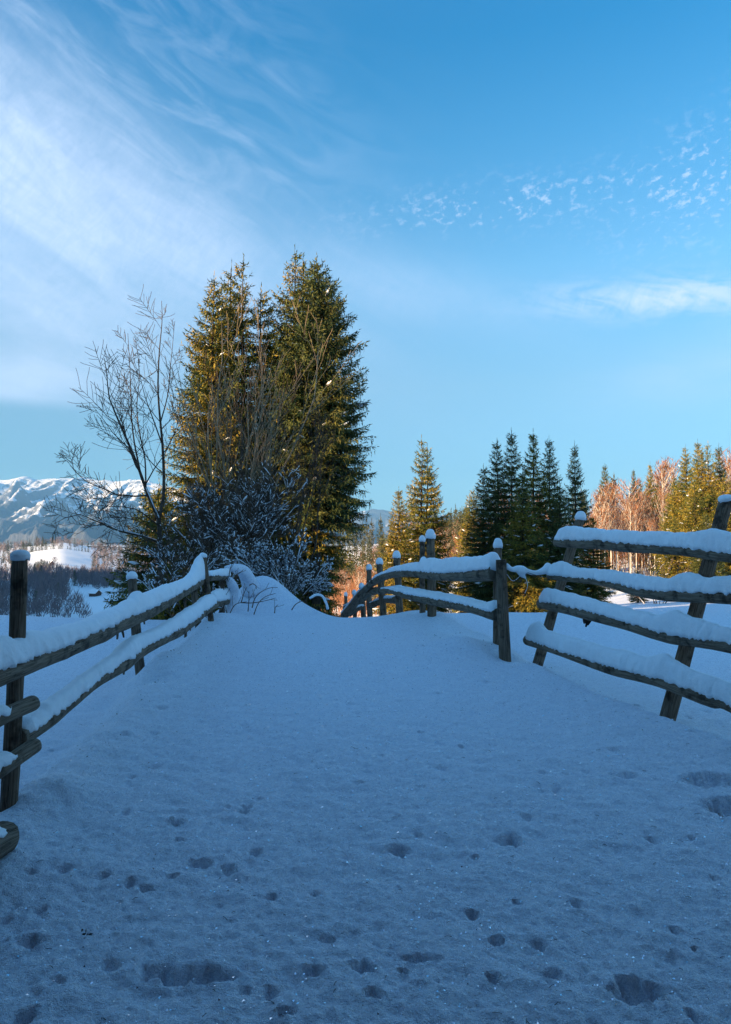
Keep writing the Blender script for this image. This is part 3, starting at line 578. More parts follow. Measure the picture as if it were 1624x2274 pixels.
def spruce(seed, H, R, z0, nbr, g=1.0, shape='cone', up0=.55, hang=.6, ragged=.36, side_light=0, blen=None, wood=True, snowp=.02, bare=.0, leaders=((0, 0, 1.0),)):
    """returns crown, trunk, snow builders of a spruce standing at the origin; leaders = (x, y, height fraction) of its tops"""
    rs = np.random.RandomState(seed); cr, tk, sn = MB(), MB(), MB()
    for li, (lx, ly, hf) in enumerate(leaders):
        Hh = H * hf; nb = int(nbr / len(leaders)) if li else nbr - int(nbr / len(leaders)) * (len(leaders) - 1)
        tt = np.linspace(0, 1, 14); xs = lx * np.clip(tt * 1.6, 0, 1); ys = ly * np.clip(tt * 1.6, 0, 1)
        tp = np.stack([xs + .03 * np.sin(tt * 9 + seed), ys, tt * Hh], -1); tube(tk, tp, np.maximum(.014, (H * .014) * (1 - tt) ** .9), 8, True, .08, seed)
        prof = PROF[shape]; wh = max(.22, H * .032)
        for b in range(nb):
            f = (b + rs.rand()) / nb; f = 1 - (1 - f) ** .82                 # more whorls near the top
            if rs.rand() < .85: f = (round(f * (Hh - z0) / wh) * wh + rs.randn() * .03) / (Hh - z0); f = min(.985, max(0.0, f))
            z = z0 + (Hh - z0) * f; rel = (z - z0) / (Hh - z0)
            Lmax = R * float(np.interp(rel, prof[0], prof[1]))
            L = (.08 + Lmax) * (1 - ragged * rs.rand() ** 1.3) * (1.12 if rs.rand() < .12 else 1); a = rs.rand() * 2 * pi
            if leaders and len(leaders) > 1:                                 # branches of a twin grow away from its neighbour
                if rs.rand() < .5 and (lx or ly): a = math.atan2(ly, lx) + rs.randn() * 1.1
            L = max(.12, L); up = up0 * rel ** 1.3 - .30 * (1 - rel); dr = .12 + .30 * (1 - rel)
            t = np.linspace(0, 1, 8); ca, sa = math.cos(a), math.sin(a); bend = rs.randn() * .12
            rx = L * t; ang_ = bend * t
            dz = L * (up * t - dr * t ** 1.6 * .7 + (.16 + .12 * rs.rand()) * t ** 3.5)
            px_ = np.interp(z, tp[:, 2], tp[:, 0]); py_ = np.interp(z, tp[:, 2], tp[:, 1])
            c = np.stack([px_ + rx * np.cos(a + ang_), py_ + rx * np.sin(a + ang_), z + dz], -1)
            if wood and L > .35: tube(cr if False else tk, c, np.linspace(.006 + .010 * L, .004, 8), 3, False)
            ns = max(3, int(L / (.066 * g))); ts = .10 + .90 * (np.arange(ns) + rs.rand(ns) * .7) / ns; ts = ts[ts <= 1.0]
            if bare: ts = ts[ts > bare * (1 - rel)]
            if not len(ts): continue
            q = np.stack([np.interp(ts, t, c[:, k_]) for k_ in range(3)], -1)
            fw = nrm(np.stack([np.interp(ts, t, np.gradient(c[:, k_])) for k_ in range(3)], -1)); sd = nrm(np.cross(fw, [0, 0, 1.0]))
            sg = np.where(np.arange(len(ts)) % 2 == 0, 1.0, -1.0)[:, None]
            d1 = nrm(fw * .75 + sd * sg * .70 + np.array([0, 0, -.28]) + rs.randn(len(ts), 3) * .14)
            L1 = (.10 * g + .34 * L * (1 - ts) ** .7 * (.5 + .5 * np.clip(ts * 3, 0, 1))) * (.65 + .6 * rs.rand(len(ts)))
            needles(cr, rs, q, d1, L1, g)
            kk = rs.rand(len(ts)) < hang
            if kk.any():
                d2 = nrm(fw[kk] * .22 + sd[kk] * rs.randn(kk.sum(), 1) * .25 + np.array([0, 0, -1.0])); L2 = (.09 * g + .17 * min(L, 1.5) * rs.rand(kk.sum()) * (1 - .3 * rel))
                needles(cr, rs, q[kk], d2, L2, g, spread=.30)
            needles(cr, rs, q[-1:], fw[-1:], np.array([.16 * g]), g)
            if rs.rand() < snowp * 6 * (1 - rel) and L > .5:
                k0 = rs.randint(2, 6); s_ = c[k0:k0 + 3] + [0, 0, .03]; tube(sn, s_, np.array([.012, .05, .012]) * (.7 + rs.rand() * .7), 5, True, .3, b)
        lt = np.array([[lx, ly, Hh - .05], [lx, ly, Hh - .25]]); needles(cr, rs, lt, np.array([[0, 0, 1.0], [0, 0, 1.0]]), np.array([.42, .3]) * max(1, g * .7), g, .030, .22)
        m = 7; aa = rs.rand(m) * 2 * pi; ll = rs.rand(m) * .5
        needles(cr, rs, np.stack([lx + 0 * aa, ly + 0 * aa, Hh - .08 - ll], -1), nrm(np.stack([np.cos(aa), np.sin(aa), .75 + 0 * aa], -1)), .10 + ll * .45, g, .030, .3)
    return cr, tk, sn
def tree_thing(name, b, loc, label, cat='tree', group=None, rot=0, scl=(1, 1, 1), mat=None, trunk_mat=None):
    r = empty(name, (0, 0, 0)); cr, tk, sn = b
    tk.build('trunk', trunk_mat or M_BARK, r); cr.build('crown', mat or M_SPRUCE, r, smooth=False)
    if sn.n: tag(sn.build('snow_patches', M_SNOWCAP, r), kind='stuff')
    r.location = [float(a) for a in loc]; r.rotation_euler = (0, 0, rot); r.scale = scl; tag(r, label, cat, group); return r
def dup(root, loc, rot=0, scl=(1, 1, 1), label=None, group=None):
    r = root.copy(); COL.objects.link(r); r.location = [float(a) for a in loc]; r.rotation_euler = (0, 0, rot); r.scale = scl
    if label: r['label'] = label
    if group: r['group'] = group
    for ch in list(root.children):
        c = ch.copy(); COL.objects.link(c); c.parent = r
        for g_ in ch.children: d_ = g_.copy(); COL.objects.link(d_); d_.parent = c
    return r
def at(px, D):                                        # ground point under a direction
    x = (px - 812) / F * D * 1.0; return np.array([x, D, gh(x, D)])
def height_to(px, top_py, D, z): return P(px, top_py, D)[2] - z
# the tall pairs by the track
def big(px, top, D, R, seed, label, z0, nbr, leaders, **kw):
    p = at(px, D); H = height_to(px, top, D, p[2])
    mt = M_SPRUCE_DK if kw.pop('mat_', 0) else M_SPRUCE
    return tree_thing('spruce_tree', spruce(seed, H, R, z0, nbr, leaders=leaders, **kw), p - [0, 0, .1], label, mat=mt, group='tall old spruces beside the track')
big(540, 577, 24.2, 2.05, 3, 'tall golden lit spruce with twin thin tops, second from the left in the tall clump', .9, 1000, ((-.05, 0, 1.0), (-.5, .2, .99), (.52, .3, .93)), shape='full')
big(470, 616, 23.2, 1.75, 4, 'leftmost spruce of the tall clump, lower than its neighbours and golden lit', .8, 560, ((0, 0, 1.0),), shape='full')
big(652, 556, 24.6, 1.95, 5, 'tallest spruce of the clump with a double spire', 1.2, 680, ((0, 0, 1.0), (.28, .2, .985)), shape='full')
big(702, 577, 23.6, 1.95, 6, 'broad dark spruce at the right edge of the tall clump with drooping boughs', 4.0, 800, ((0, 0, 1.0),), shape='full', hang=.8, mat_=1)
p = at(352, 21.5); tree_thing('spruce_tree', spruce(9, height_to(380, 1085, 21.5, p[2]), 1.45, .3, 220, shape='skirt', hang=.9), p, 'low dark spruce skirt behind the bare tree left of the tall clump', group='tall old spruces beside the track')
p = at(688, 26.5); tree_thing('spruce_tree', spruce(10, height_to(690, 1120, 26.5, p[2]), 1.0, .2, 190, shape='skirt', hang=.9), p, 'small dark spruce under the right hand edge of the tall clump', group='tall old spruces beside the track')
# medium spruces behind the fences
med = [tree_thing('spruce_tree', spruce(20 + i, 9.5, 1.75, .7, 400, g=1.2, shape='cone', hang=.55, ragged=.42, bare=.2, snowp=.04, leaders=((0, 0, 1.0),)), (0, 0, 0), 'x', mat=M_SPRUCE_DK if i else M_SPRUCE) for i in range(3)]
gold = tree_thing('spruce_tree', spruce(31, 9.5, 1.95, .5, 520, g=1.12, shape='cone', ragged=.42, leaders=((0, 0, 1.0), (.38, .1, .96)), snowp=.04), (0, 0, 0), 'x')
used = set()
def put(proto, px, top, D, label, wr=1.0, rot=0.0, group=None, dz=0.0):
    p = at(px, D); s_ = height_to(px, top, D, p[2]) / 9.5
    if proto.name not in used:
        used.add(proto.name); proto.location = [float(a) for a in p]; proto.scale = (s_ * wr, s_ * wr, s_); proto.rotation_euler = (0, 0, rot); proto['label'] = label
        if group: proto['group'] = group
        return proto
    return dup(proto, p, rot, (s_ * wr, s_ * wr, s_), label, group)
G2 = 'spruces behind the middle and right fences'
put(gold, 937, 979, 33, 'golden lit spruce with a forked top standing alone behind the middle fence', .95, .3, G2)
put(med[0], 886, 1090, 31, 'shorter dark spruce leaning on the left side of the lone golden spruce', 1.12, 1.0, G2)
put(med[1], 1106, 984, 30, 'second spruce from the left in the dark group right of centre', .95, .5, G2)
put(med[2], 1138, 964, 29.5, 'tallest thin spired spruce in the dark group right of centre', .95, 2.1, G2)
put(med[0], 1187, 965, 30.5, 'reddish tipped spruce in the middle of the dark group right of centre', .95, 3.0, G2)
put(med[1], 1222, 978, 31.5, 'slim spruce right of the reddish tipped one in the dark group', .85, 4.4, G2)
put(med[2], 1279, 992, 33, 'sparse spruce standing apart at the right end of the dark group', .80, 5.2, G2)
put(med[1], 1075, 1040, 31, 'short spruce at the left end of the dark group right of centre', 1.1, 2.5, G2)
put(gold, 1052, 1090, 37, 'small yellow green spruce half hidden at the left foot of the dark group', 1.05, 1.9, G2)
put(med[0], 1162, 1050, 27.5, 'dense low spruce in front of the dark group above the snowy wire', 1.25, 1.2, G2)
put(med[2], 1245, 1080, 28.5, 'low spruce between the leaning fence post and the dark group', 1.25, .6, G2)
put(med[0], 1318, 1150, 32, 'short dark spruce behind the top rail of the right fence', 1.35, 2.9, G2)
G3 = 'spruces on the sunlit slope at the right'
put(med[1], 1346, 1035, 78, 'tiered spruce rising above the white birches on the right slope', .85, .9, G3)
put(med[2], 1410, 1045, 84, 'thin dark spire of a spruce behind the fan shaped birch', .65, 1.4, G3)
put(med[0], 1447, 1033, 80, 'bare stemmed spruce between the fan shaped birch and the right cluster', .75, 2.6, G3)
put(med[1], 1462, 1075, 72, 'small green spruce at the left foot of the right cluster', .8, .3, G3)
put(gold, 1500, 1062, 62, 'yellow green spruce at the left flank of the right cluster', 1.15, 4.0, G3)
put(gold, 1526, 996, 60, 'left spire of the golden spruce cluster at the far right', .95, .8, G3)
put(med[0], 1554, 985, 58, 'second spire of the golden spruce cluster at the far right', .9, 3.9, G3)
put(gold, 1577, 990, 57, 'third spire of the golden spruce cluster at the far right', .95, 2.4, G3)
put(med[2], 1601, 994, 60, 'fourth spire of the spruce cluster close to the right picture edge', .85, 5.6, G3)
put(gold, 1545, 1070, 54, 'broad low golden spruce in front of the far right cluster', 1.3, 1.1, G3)
put(gold, 1610, 1060, 53, 'broad golden spruce cut by the right picture edge above the top rail', 1.25, 5.0, G3)
put(med[0], 1500, 1150, 50, 'dark bushy spruce behind the second rail at the right', 1.4, 2.2, G3)
put(med[1], 1570, 1145, 48, 'dark bushy spruce right of the leaning near post', 1.5, .2, G3)
put(med[2], 1665, 1010, 55, 'spruce just beyond the right picture edge', 1.1, 1.3, G3)
put(med[1], 1415, 1255, 44, 'little dark spruce beneath the top rail beside the sunlit snow patch', 1.6, 1.7, G3)
# ------------------------------------------------------------------ birches
def birch(seed, H, crown0=.45, n=46, wid=.028, spread=.30, nt=14):
    rs = np.random.RandomState(seed); tk, cr = MB(), MB(); t = np.linspace(0, 1, 10)
    tp = np.stack([.02 * H * np.sin(t * 3 + seed) * t, .02 * H * np.cos(t * 4 + seed) * t, t * H], -1); tube(tk, tp, np.maximum(.012, .0085 * H * (1 - t * .85)), 5, True)
    for i in range(n):
        f = crown0 + (1 - crown0) * rs.rand() ** .9 * .96; a = rs.rand() * 2 * pi; L = H * (.10 + .22 * math.sin(min(1, (1 - f) / (1 - crown0) * 1.15) * pi * .5)) * (.6 + .5 * rs.rand())
        o = np.array([np.interp(f, t, tp[:, 0]), np.interp(f, t, tp[:, 1]), f * H * .96]); tt = np.linspace(0, 1, 5)[:, None]
        c = o + tt * L * np.array([math.cos(a) * spread * 1.6, math.sin(a) * spread * 1.6, .85]) + tt ** 2 * L * np.array([0, 0, .18]); c[:, :2] += rs.randn(5, 2) * .012 * L * tt
        if L > .9: tube(tk, c, np.linspace(.018, .007, 5) * H / 9, 3, False)
        m = nt; ti = rs.rand(m) ** .8; q = np.stack([np.interp(ti, tt[:, 0], c[:, k_]) for k_ in range(3)], -1)
        v = nrm(np.stack([rs.randn(m) * .55 + math.cos(a) * .35, rs.randn(m) * .55 + math.sin(a) * .35, .9 + 0 * ti], -1)); ln = H * .055 * (.5 + rs.rand(m))
        w = nrm(np.cross(v, rs.randn(m, 3))) * wid * H / 9 * (.6 + .8 * rs.rand(m, 1)); tri = np.stack([q - w, q + w, q + v * ln[:, None]], 1).reshape(-1, 3); cr.add(tri, None, np.arange(len(tri)).reshape(-1, 3))
    return cr, tk, MB()
bir = [tree_thing('birch_tree', birch(50 + i, 9.5, .35 if i < 2 else .62, 60 if i < 2 else 30, .022), (0, 0, 0), 'x', mat=M_BIRCHTWIG, trunk_mat=M_BIRCHBARK) for i in range(4)]
fan = tree_thing('birch_tree', birch(60, 9.5, .18, 90, .026, .62, 16), (0, 0, 0), 'x', mat=M_BIRCHTWIG, trunk_mat=M_BIRCHBARK)
G4 = 'tall birches on the sunlit slope at the right'
for i, (px, top, D, lab, pr, wr) in enumerate([(1330, 1100, 66, 'pale birch at the left edge of the sunlit birches behind the top rail', 0, 1.), (1343, 1085, 68, 'white stemmed birch in front of the tiered spruce', 1, 1.), (1357, 1078, 67, 'slender white birch right of the tiered spruce', 0, 1.), (1368, 1110, 70, 'thin leaning birch between the tiered spruce and the fan shaped birch', 1, 1.),
      (1402, 1070, 72, 'fan shaped birch with many white limbs spreading upward', 4, 1.), (1425, 1095, 73, 'pale birch close against the right of the fan shaped birch', 4, .8), (1478, 1032, 88, 'pinkish birch standing behind the right spruce cluster', 0, 1.1), (1494, 1028, 92, 'second pinkish birch behind the right spruce cluster', 1, 1.1),
      (1462, 1055, 90, 'pinkish birch just left of the two tall ones', 0, 1.2), (1618, 1010, 66, 'pale birch at the right picture edge beside the spruce spires', 1, 1.), (1632, 1030, 64, 'pale birch just past the right picture edge', 0, 1.)]):
    put(fan if pr == 4 else bir[pr], px, top, D, lab, wr, i * 1.7, G4)
rng = random.Random(77)
def proj(x, y, z):
    c, s_ = math.cos(TH), math.sin(TH); dep = y * c + (z - 1.6) * s_; up = (z - 1.6) * c - y * s_; return 812 + F * x / dep, 1137 - F * up / dep
def scatter(n, pxr, Dr, ok, mind=0.0):
    out = []; rs = np.random.RandomState(rng.randint(0, 10 ** 6)); m = n * 16
    D = np.sqrt(rs.uniform(Dr[0] ** 2, Dr[1] ** 2, m)); px = rs.uniform(pxr[0], pxr[1], m); X = (px - 812) / F * D; Z = ground(X, D)
    for x, d_, z in zip(X, D, Z):
        a, b = proj(x, d_, z)
        if not ok(a, b): continue
        if mind and any((x - q[0]) ** 2 + (d_ - q[1]) ** 2 < mind * mind for q in out): continue
        out.append((float(x), float(d_), float(z)))
        if len(out) >= n: break
    return out
_gx = {}
def gh_fast(x, y): return float(ground(np.array([x]), np.array([y]))[0])
# young birch stand on the slope, sunlit
for (x, y, z) in scatter(85, (1320, 1640), (62, 88), lambda a, b: b < 1292, .5):
    pr = bir[rng.randint(0, 3)]; s_ = rng.uniform(.50, .78); dup(pr, (x, y, z), rng.uniform(0, 6), (s_ * .8, s_ * .8, s_), 'thin pale stem in the dense young birch stand on the sunlit right slope', 'young birches on the sunlit right slope')
for (x, y, z) in scatter(26, (1340, 1640), (95, 150), lambda a, b: True, 2):
    s_ = rng.uniform(.7, 1.0); dup(bir[rng.randint(0, 1)], (x, y, z), rng.uniform(0, 6), (s_, s_, s_), 'rusty pink birch crown in the wood on top of the right slope', 'birches on top of the right slope')
for (x, y, z) in scatter(26, (880, 1340), (46, 75), lambda a, b: True, 1):
    s_ = rng.uniform(.5, .85); dup(bir[rng.randint(0, 3)], (x, y, z), rng.uniform(0, 6), (s_, s_, s_), 'thin sunlit birch glimpsed between the rails and the dark spruces', 'birches glimpsed behind the fences')
# ------------------------------------------------------------------ far woods
def far_spruce(seed, H, R, nb=120, g=4.2): return spruce(seed, H, R, H * .06, nb, g=g, shape='cone', wood=False, ragged=.3, hang=.3, snowp=0)
fs = []
for i in range(3):
    cr, tk, _ = far_spruce(80 + i, 9.5, 1.5, 95, 3.4); cr.v += tk.v[:1]; cr.uv += tk.uv[:1]; cr.q += [tk.q[0] + cr.n]; cr.n += len(tk.v[0])
    fs.append(cr.mesh('spruce_tree', M_SPRUCE_FAR, False))
def fput(x, y, z, H, w, label, group):
    o = bpy.data.objects.new('spruce_tree', fs[rng.randint(0, 2)]); COL.objects.link(o); s_ = H / 9.5; o.location = (x, y, z - .2); o.scale = (s_ * w, s_ * w, s_); o.rotation_euler = (0, 0, rng.uniform(0, 6)); tag(o, label, 'tree', group)
# the wooded side valley in the middle
for (x, y, z) in scatter(60, (690, 1060), (95, 300), lambda a, b: (a < 700 or b < 1372) and not (785 < a < 880 and 1262 < b < 1335), 3.0):
    fput(x, y, z, rng.uniform(7, 12.5), rng.uniform(.8, 1.1), 'spruce in the wooded side valley seen between the tall clump and the lone spruce', 'spruces in the side valley')
for (px, top, D) in [(728, 1203, 205), (741, 1184, 200), (752, 1188, 190), (762, 1189, 210), (772, 1177, 195), (783, 1172, 190), (793, 1177, 188), (805, 1165, 185), (815, 1163, 180), (826, 1160, 182), (845, 1152, 170), (1012, 1130, 120), (1036, 1126, 125), (1000, 1160, 118), (870, 1160, 160), (985, 1150, 130)]:
    x = (px - 812) / F * D; z = gh_fast(x, D); fput(x, D, z, max(8, P(px, top, D)[2] - z), .62, 'dark spruce spire on the skyline of the side valley', 'skyline spruces of the side valley')
for (x, y, z) in scatter(150, (700, 1060), (85, 260), lambda a, b: (b < 1390) and not (785 < a < 880 and 1262 < b < 1335), 2.0):
    s_ = rng.uniform(.55, .95); dup(bir[rng.randint(0, 1)], (x, y, z), rng.uniform(0, 6), (s_, s_, s_), 'rusty birch in the wooded side valley behind the middle fence', 'birches in the side valley')
for (x, y, z) in scatter(34, (1060, 1700), (90, 190), lambda a, b: True, 3.0): fput(x, y, z, rng.uniform(7, 11), rng.uniform(.8, 1.1), 'spruce in the wood crowning the right slope', 'spruces crowning the right slope')
# left valley
def fieldA(a, b): return 131 + (b - 1308) * .80 < a < 330 and b > 1306 + max(0, a - 225) * .36
def fieldB(a, b): return 60 < a < 205 and 1216 < b < 1283 and b < 1268 + (a - 60) * .20
GL = 'spruces in the woods of the left valley'
for (x, y, z) in scatter(52, (-60, 430), (290, 620), lambda a, b: b < 1372 and not fieldA(a, b) and not fieldB(a, b), 5): fput(x, y, z, rng.uniform(8, 13), rng.uniform(.9, 1.2), 'dark spruce standing among bare woods on the left valley slope', GL)
for (x, y, z) in scatter(66, (-60, 430), (620, 1100), lambda a, b: not fieldB(a, b) and not (80 < a < 200 and b < 1290 and b > 1216), 8): fput(x, y, z, rng.uniform(9, 15), rng.uniform(.9, 1.3), 'small spruce beyond the upper snow field in the left valley', GL)
for px, top, base in [(52, 1204, 1224), (70, 1206, 1222), (74, 1208, 1222), (81, 1209, 1222), (94, 1205, 1221), (103, 1204, 1221), (88, 1209, 1221), (176, 1216, 1224), (183, 1214, 1226), (190, 1215, 1228), (197, 1213, 1228)] + [(114, 1213, 1221), (119, 1210, 1221), (122, 1214, 1221), (131, 1211, 1221), (134, 1209, 1221), (138, 1213, 1221), (140, 1215, 1221), (151, 1212, 1221), (155, 1215, 1221), (158, 1213, 1222), (167, 1216, 1222), (171, 1217, 1223)]:
    D = 960; x = (px - 812) / F * D; z = P(px, base, D)[2]; z = min(z, gh_fast(x, D)); fput(x, D, z, P(px, top, D)[2] - z, 1.35, 'little spruce on the ridge line above the upper snow field', 'spruces on the far ridge line')
for i in range(15):
    px = 78 + i * 2.4; D = 640 + (i * 37) % 40; x = (px - 812) / F * D; z = gh_fast(x, D); fput(x, D, z, max(7, P(px, 1240 + abs(i - 7) * 1.6 + (i % 3) * 2, D)[2] - z), 1.3, 'spruce of the dark clump in the middle of the upper snow field', 'spruce clump on the upper snow field')
def mass(name, pts, Hr, mat, label, k=46, w=.30, seed=1):
    rs = np.random.RandomState(seed); mb = MB(); n = len(pts); p = np.repeat(np.array(pts), k, 0); H = np.repeat(rs.uniform(*Hr, n) * (.62 + .7 * vn(np.array(pts)[:, 0] / 16, np.array(pts)[:, 1] / 16, 0, seed)), k); m = n * k
    f = rs.rand(m) ** .8; a = rs.rand(m) * 2 * pi; cr = .22 * H * np.sin(np.clip((f * .85 + .12), 0, 1) * pi) ** .8 * rs.rand(m) ** .6
    tr = (np.arange(m) % k) < 2; cr[tr] = .02; f[tr] = 0
    o = p + np.stack([np.cos(a) * cr, np.sin(a) * cr, f * H * .8], -1); v = nrm(np.stack([np.cos(a) * .35, np.sin(a) * .35, 1 + 0 * a], -1) + rs.randn(m, 3) * .12); ln = H * np.where(tr, .9, .20 + .12 * rs.rand(m))
    w_ = nrm(np.cross(v, rs.randn(m, 3) * [.3, 1, .3] + [0, .6, 0])) * (w * np.where(tr, .45, .5 + .5 * rs.rand(m)))[:, None] * .5
    tri = np.stack([o - w_, o + w_, o + v * ln[:, None]], 1).reshape(-1, 3); mb.add(tri, None, np.arange(len(tri)).reshape(-1, 3)); return tag(mb.build(name, mat, smooth=False), label, 'wood', kind='stuff')
rng = random.Random(5)
def cones(name, pts, Hr, mat, label, seed, k=60, w=1.1):
    rs = np.random.RandomState(seed); mb = MB(); n = len(pts); p = np.repeat(np.array(pts), k, 0); H = np.repeat(rs.uniform(*Hr, n), k); m = n * k; f = rs.rand(m) ** 1.1; a = rs.rand(m) * 2 * pi
    o = p + np.stack([0 * a, 0 * a, (.04 + .93 * f) * H], -1); L = H * .20 * (1.05 - f) * (.7 + .5 * rs.rand(m)); v = np.stack([np.cos(a) * L, np.sin(a) * L, -L * .35], -1)
    w_ = np.stack([-np.sin(a), np.cos(a), 0 * a], -1) * (L * .28 * w)[:, None]; tri = np.stack([o, o + v - w_, o + v + w_], 1).reshape(-1, 3); mb.add(tri, None, np.arange(len(tri)).reshape(-1, 3)); return tag(mb.build(name, mat, smooth=False), label, 'wood', kind='stuff')
cones('spruce_wood', scatter(110, (-60, 440), (760, 1180), lambda a, b: not fieldB(a, b) and b < 1226, 0) + scatter(90, (180, 440), (420, 900), lambda a, b: not fieldB(a, b) and not fieldA(a, b)) + scatter(50, (-60, 70), (560, 900), lambda a, b: not fieldB(a, b)), (9, 16), M_SPRUCE_FAR, 'distant dark spruce wood along the ridges of the left valley', 8)
cones('spruce_wood', scatter(120, (690, 1060), (170, 420), lambda a, b: b < 1330), (8, 13), M_SPRUCE_FAR, 'distant spruces massed on the back slope of the side valley', 9)
lw = scatter(1150, (-60, 440), (265, 600), lambda a, b: b < 1385 and not fieldA(a, b) and not fieldB(a, b))
mass('bare_wood', lw, (8, 12.5), M_VALLEYTWIG, 'leafless purple brown wood covering the left valley slope below the snow fields', 44, .34, 3)
lw = scatter(500, (-60, 440), (600, 1150), lambda a, b: not fieldB(a, b) and not (60 < a < 200 and b > 1216))
mass('bare_wood', lw, (9, 13), M_VALLEYTWIG, 'hazy leafless wood round the upper snow field in the left valley', 30, .55, 4)
cw = scatter(700, (690, 1080), (80, 300), lambda a, b: b < 1400 and not (790 < a < 880 and 1262 < b < 1335))
mass('bare_wood', cw, (4, 8), M_BIRCHTWIG, 'rusty leafless thicket covering the side valley slopes', 46, .10, 6)
cw = scatter(480, (1310, 1700), (70, 125), lambda a, b: b < 1290)
mass('bare_wood', cw, (2.6, 6.4), M_BIRCHTWIG, 'rusty young thicket between the birches on the right slope', 60, .05, 7)
# small bare tree beside the cabin and cabins
def cabin(px, py, D, w, dpt, h, rot, mat, label):
    x = (px - 812) / F * D; z = gh_fast(x, D); r = empty('cabin', (0, 0, 0)); wl, rf_, sr, dr = MB(), MB(), MB(), MB(); a, b = w / 2, dpt / 2; e = .35
    def box(mb, x0, x1, y0, y1, z0, z1): mb.add([(X, Y, Z) for Z in (z0, z1) for X, Y in ((x0, y0), (x1, y0), (x1, y1), (x0, y1))], [(3, 2, 1, 0), (4, 5, 6, 7), (0, 1, 5, 4), (1, 2, 6, 5), (2, 3, 7, 6), (3, 0, 4, 7)])
    hw = h * .48; box(wl, -a, a, -b, b, -1, hw); wl.add([(-a, -b, hw), (a, -b, hw), (0, -b, h)], None, [(0, 1, 2)]); wl.add([(-a, b, hw), (a, b, hw), (0, b, h)], None, [(2, 1, 0)])
    for s_ in (-1, 1):
        sl = (h - hw) / a
        for mb, t0, t1, ee in ((rf_, 0, .12, e), (sr, .12, .42, e * .9)):
            ax = a + ee; mb.add([(0, -b - ee, h + t0), (0, b + ee, h + t0), (s_ * ax, b + ee, h - sl * ax + t0), (s_ * ax, -b - ee, h - sl * ax + t0), (0, -b - ee, h + t1), (0, b + ee, h + t1), (s_ * ax, b + ee, h - sl * ax + t1), (s_ * ax, -b - ee, h - sl * ax + t1)],
                [(0, 1, 2, 3), (7, 6, 5, 4), (0, 4, 5, 1), (2, 6, 7, 3), (0, 3, 7, 4), (1, 5, 6, 2)])
    box(dr, -.45, .45, -b - .05, -b - .003, -.2, hw * .9)
    wl.build('wall', mat, r, False); rf_.build('roof', M_CABINDK, r, False); sr.build('roof_snow', M_SNOWCAP, r, False); dr.build('door', M_CABINDK, r, False)
    r.location = (x, D, z); r.rotation_euler = (0, 0, rot); tag(r, label, 'cabin')
cabin(117, 1244, 700, 4.2, 5, 4.6, .5, M_CABIN, 'tiny red brown cabin on the upper snow field in the left valley')
cabin(214, 1320, 385, 4.6, 4.2, 3.1, 1.2, M_CABINDK, 'low dark hay shed on the lower snow field in the left valley')
for px, D, H, lab in ((122.5, 705, 8, 'round bare tree beside the tiny cabin on the upper snow field'), (220, 392, 5, 'small bare tree beside the dark hay shed')):
    x = (px - 812) / F * D; cr, tk, sn = birch(90 + int(H), H, .25, 60, .10, .75, 14); tree_thing('bare_tree', (cr, tk, sn), (x, D, gh_fast(x, D)), lab, mat=M_VALLEYTWIG, trunk_mat=M_GREYBARK)
for q in bir:
    if q.name not in used and q.get('label') == 'x':
        p_ = at(1380 + 30 * bir.index(q), 75); q.location = p_; q.scale = (.7, .7, .8); tag(q, 'thin pale stem in the dense young birch stand on the sunlit right slope', group='young birches on the sunlit right slope')
# ------------------------------------------------------------------ bare trees and snowy shrubs
def grow(rs, p, d, L, r, lev, maxlev, out, up=.10, ang_=.75, nch=5, wig=.16, ratio=.52, rr=.55, minr=.003):
    n = max(4, int(5 + L * 2)); pts = [np.array(p, float)]; d = nrm(np.array(d, float)); sg = L / n
    for i in range(n):
        d = nrm(d + rs.randn(3) * wig * .6 + np.array([0, 0, up * .35])); pts.append(pts[-1] + d * sg)
    pts = np.array(pts); rad = np.maximum(minr, r * (1 - .78 * np.linspace(0, 1, n + 1))); out.append((pts, rad, lev)); branch_from(rs, pts, rad, L, lev, maxlev, out, up, ang_, nch, wig, ratio, rr, minr)
def branch_from(rs, pts, rad, L, lev, maxlev, out, up, ang_, nch, wig, ratio, rr, minr, t0=.22):
    if lev >= maxlev: return
    n = len(pts) - 1; m = max(2, int(nch * (.7 + .6 * rs.rand())))
    for k_ in range(m):
        t = t0 + (1 - t0) * (k_ + rs.rand()) / m * .98; f = t * n; i = min(n - 1, int(f)); q = pts[i] + (pts[i + 1] - pts[i]) * (f - i); dd = nrm(pts[i + 1] - pts[i])
        s_ = nrm(np.cross(dd, rs.randn(3))); nd = nrm(dd * math.cos(ang_) + s_ * math.sin(ang_) * (.8 + .4 * rs.rand()))
        grow(rs, q, nd, L * ratio * (1.15 - .6 * t) * (.7 + .6 * rs.rand()), max(minr, rad[i] * rr), lev + 1, maxlev, out, up, ang_, nch, wig, ratio, rr, minr)
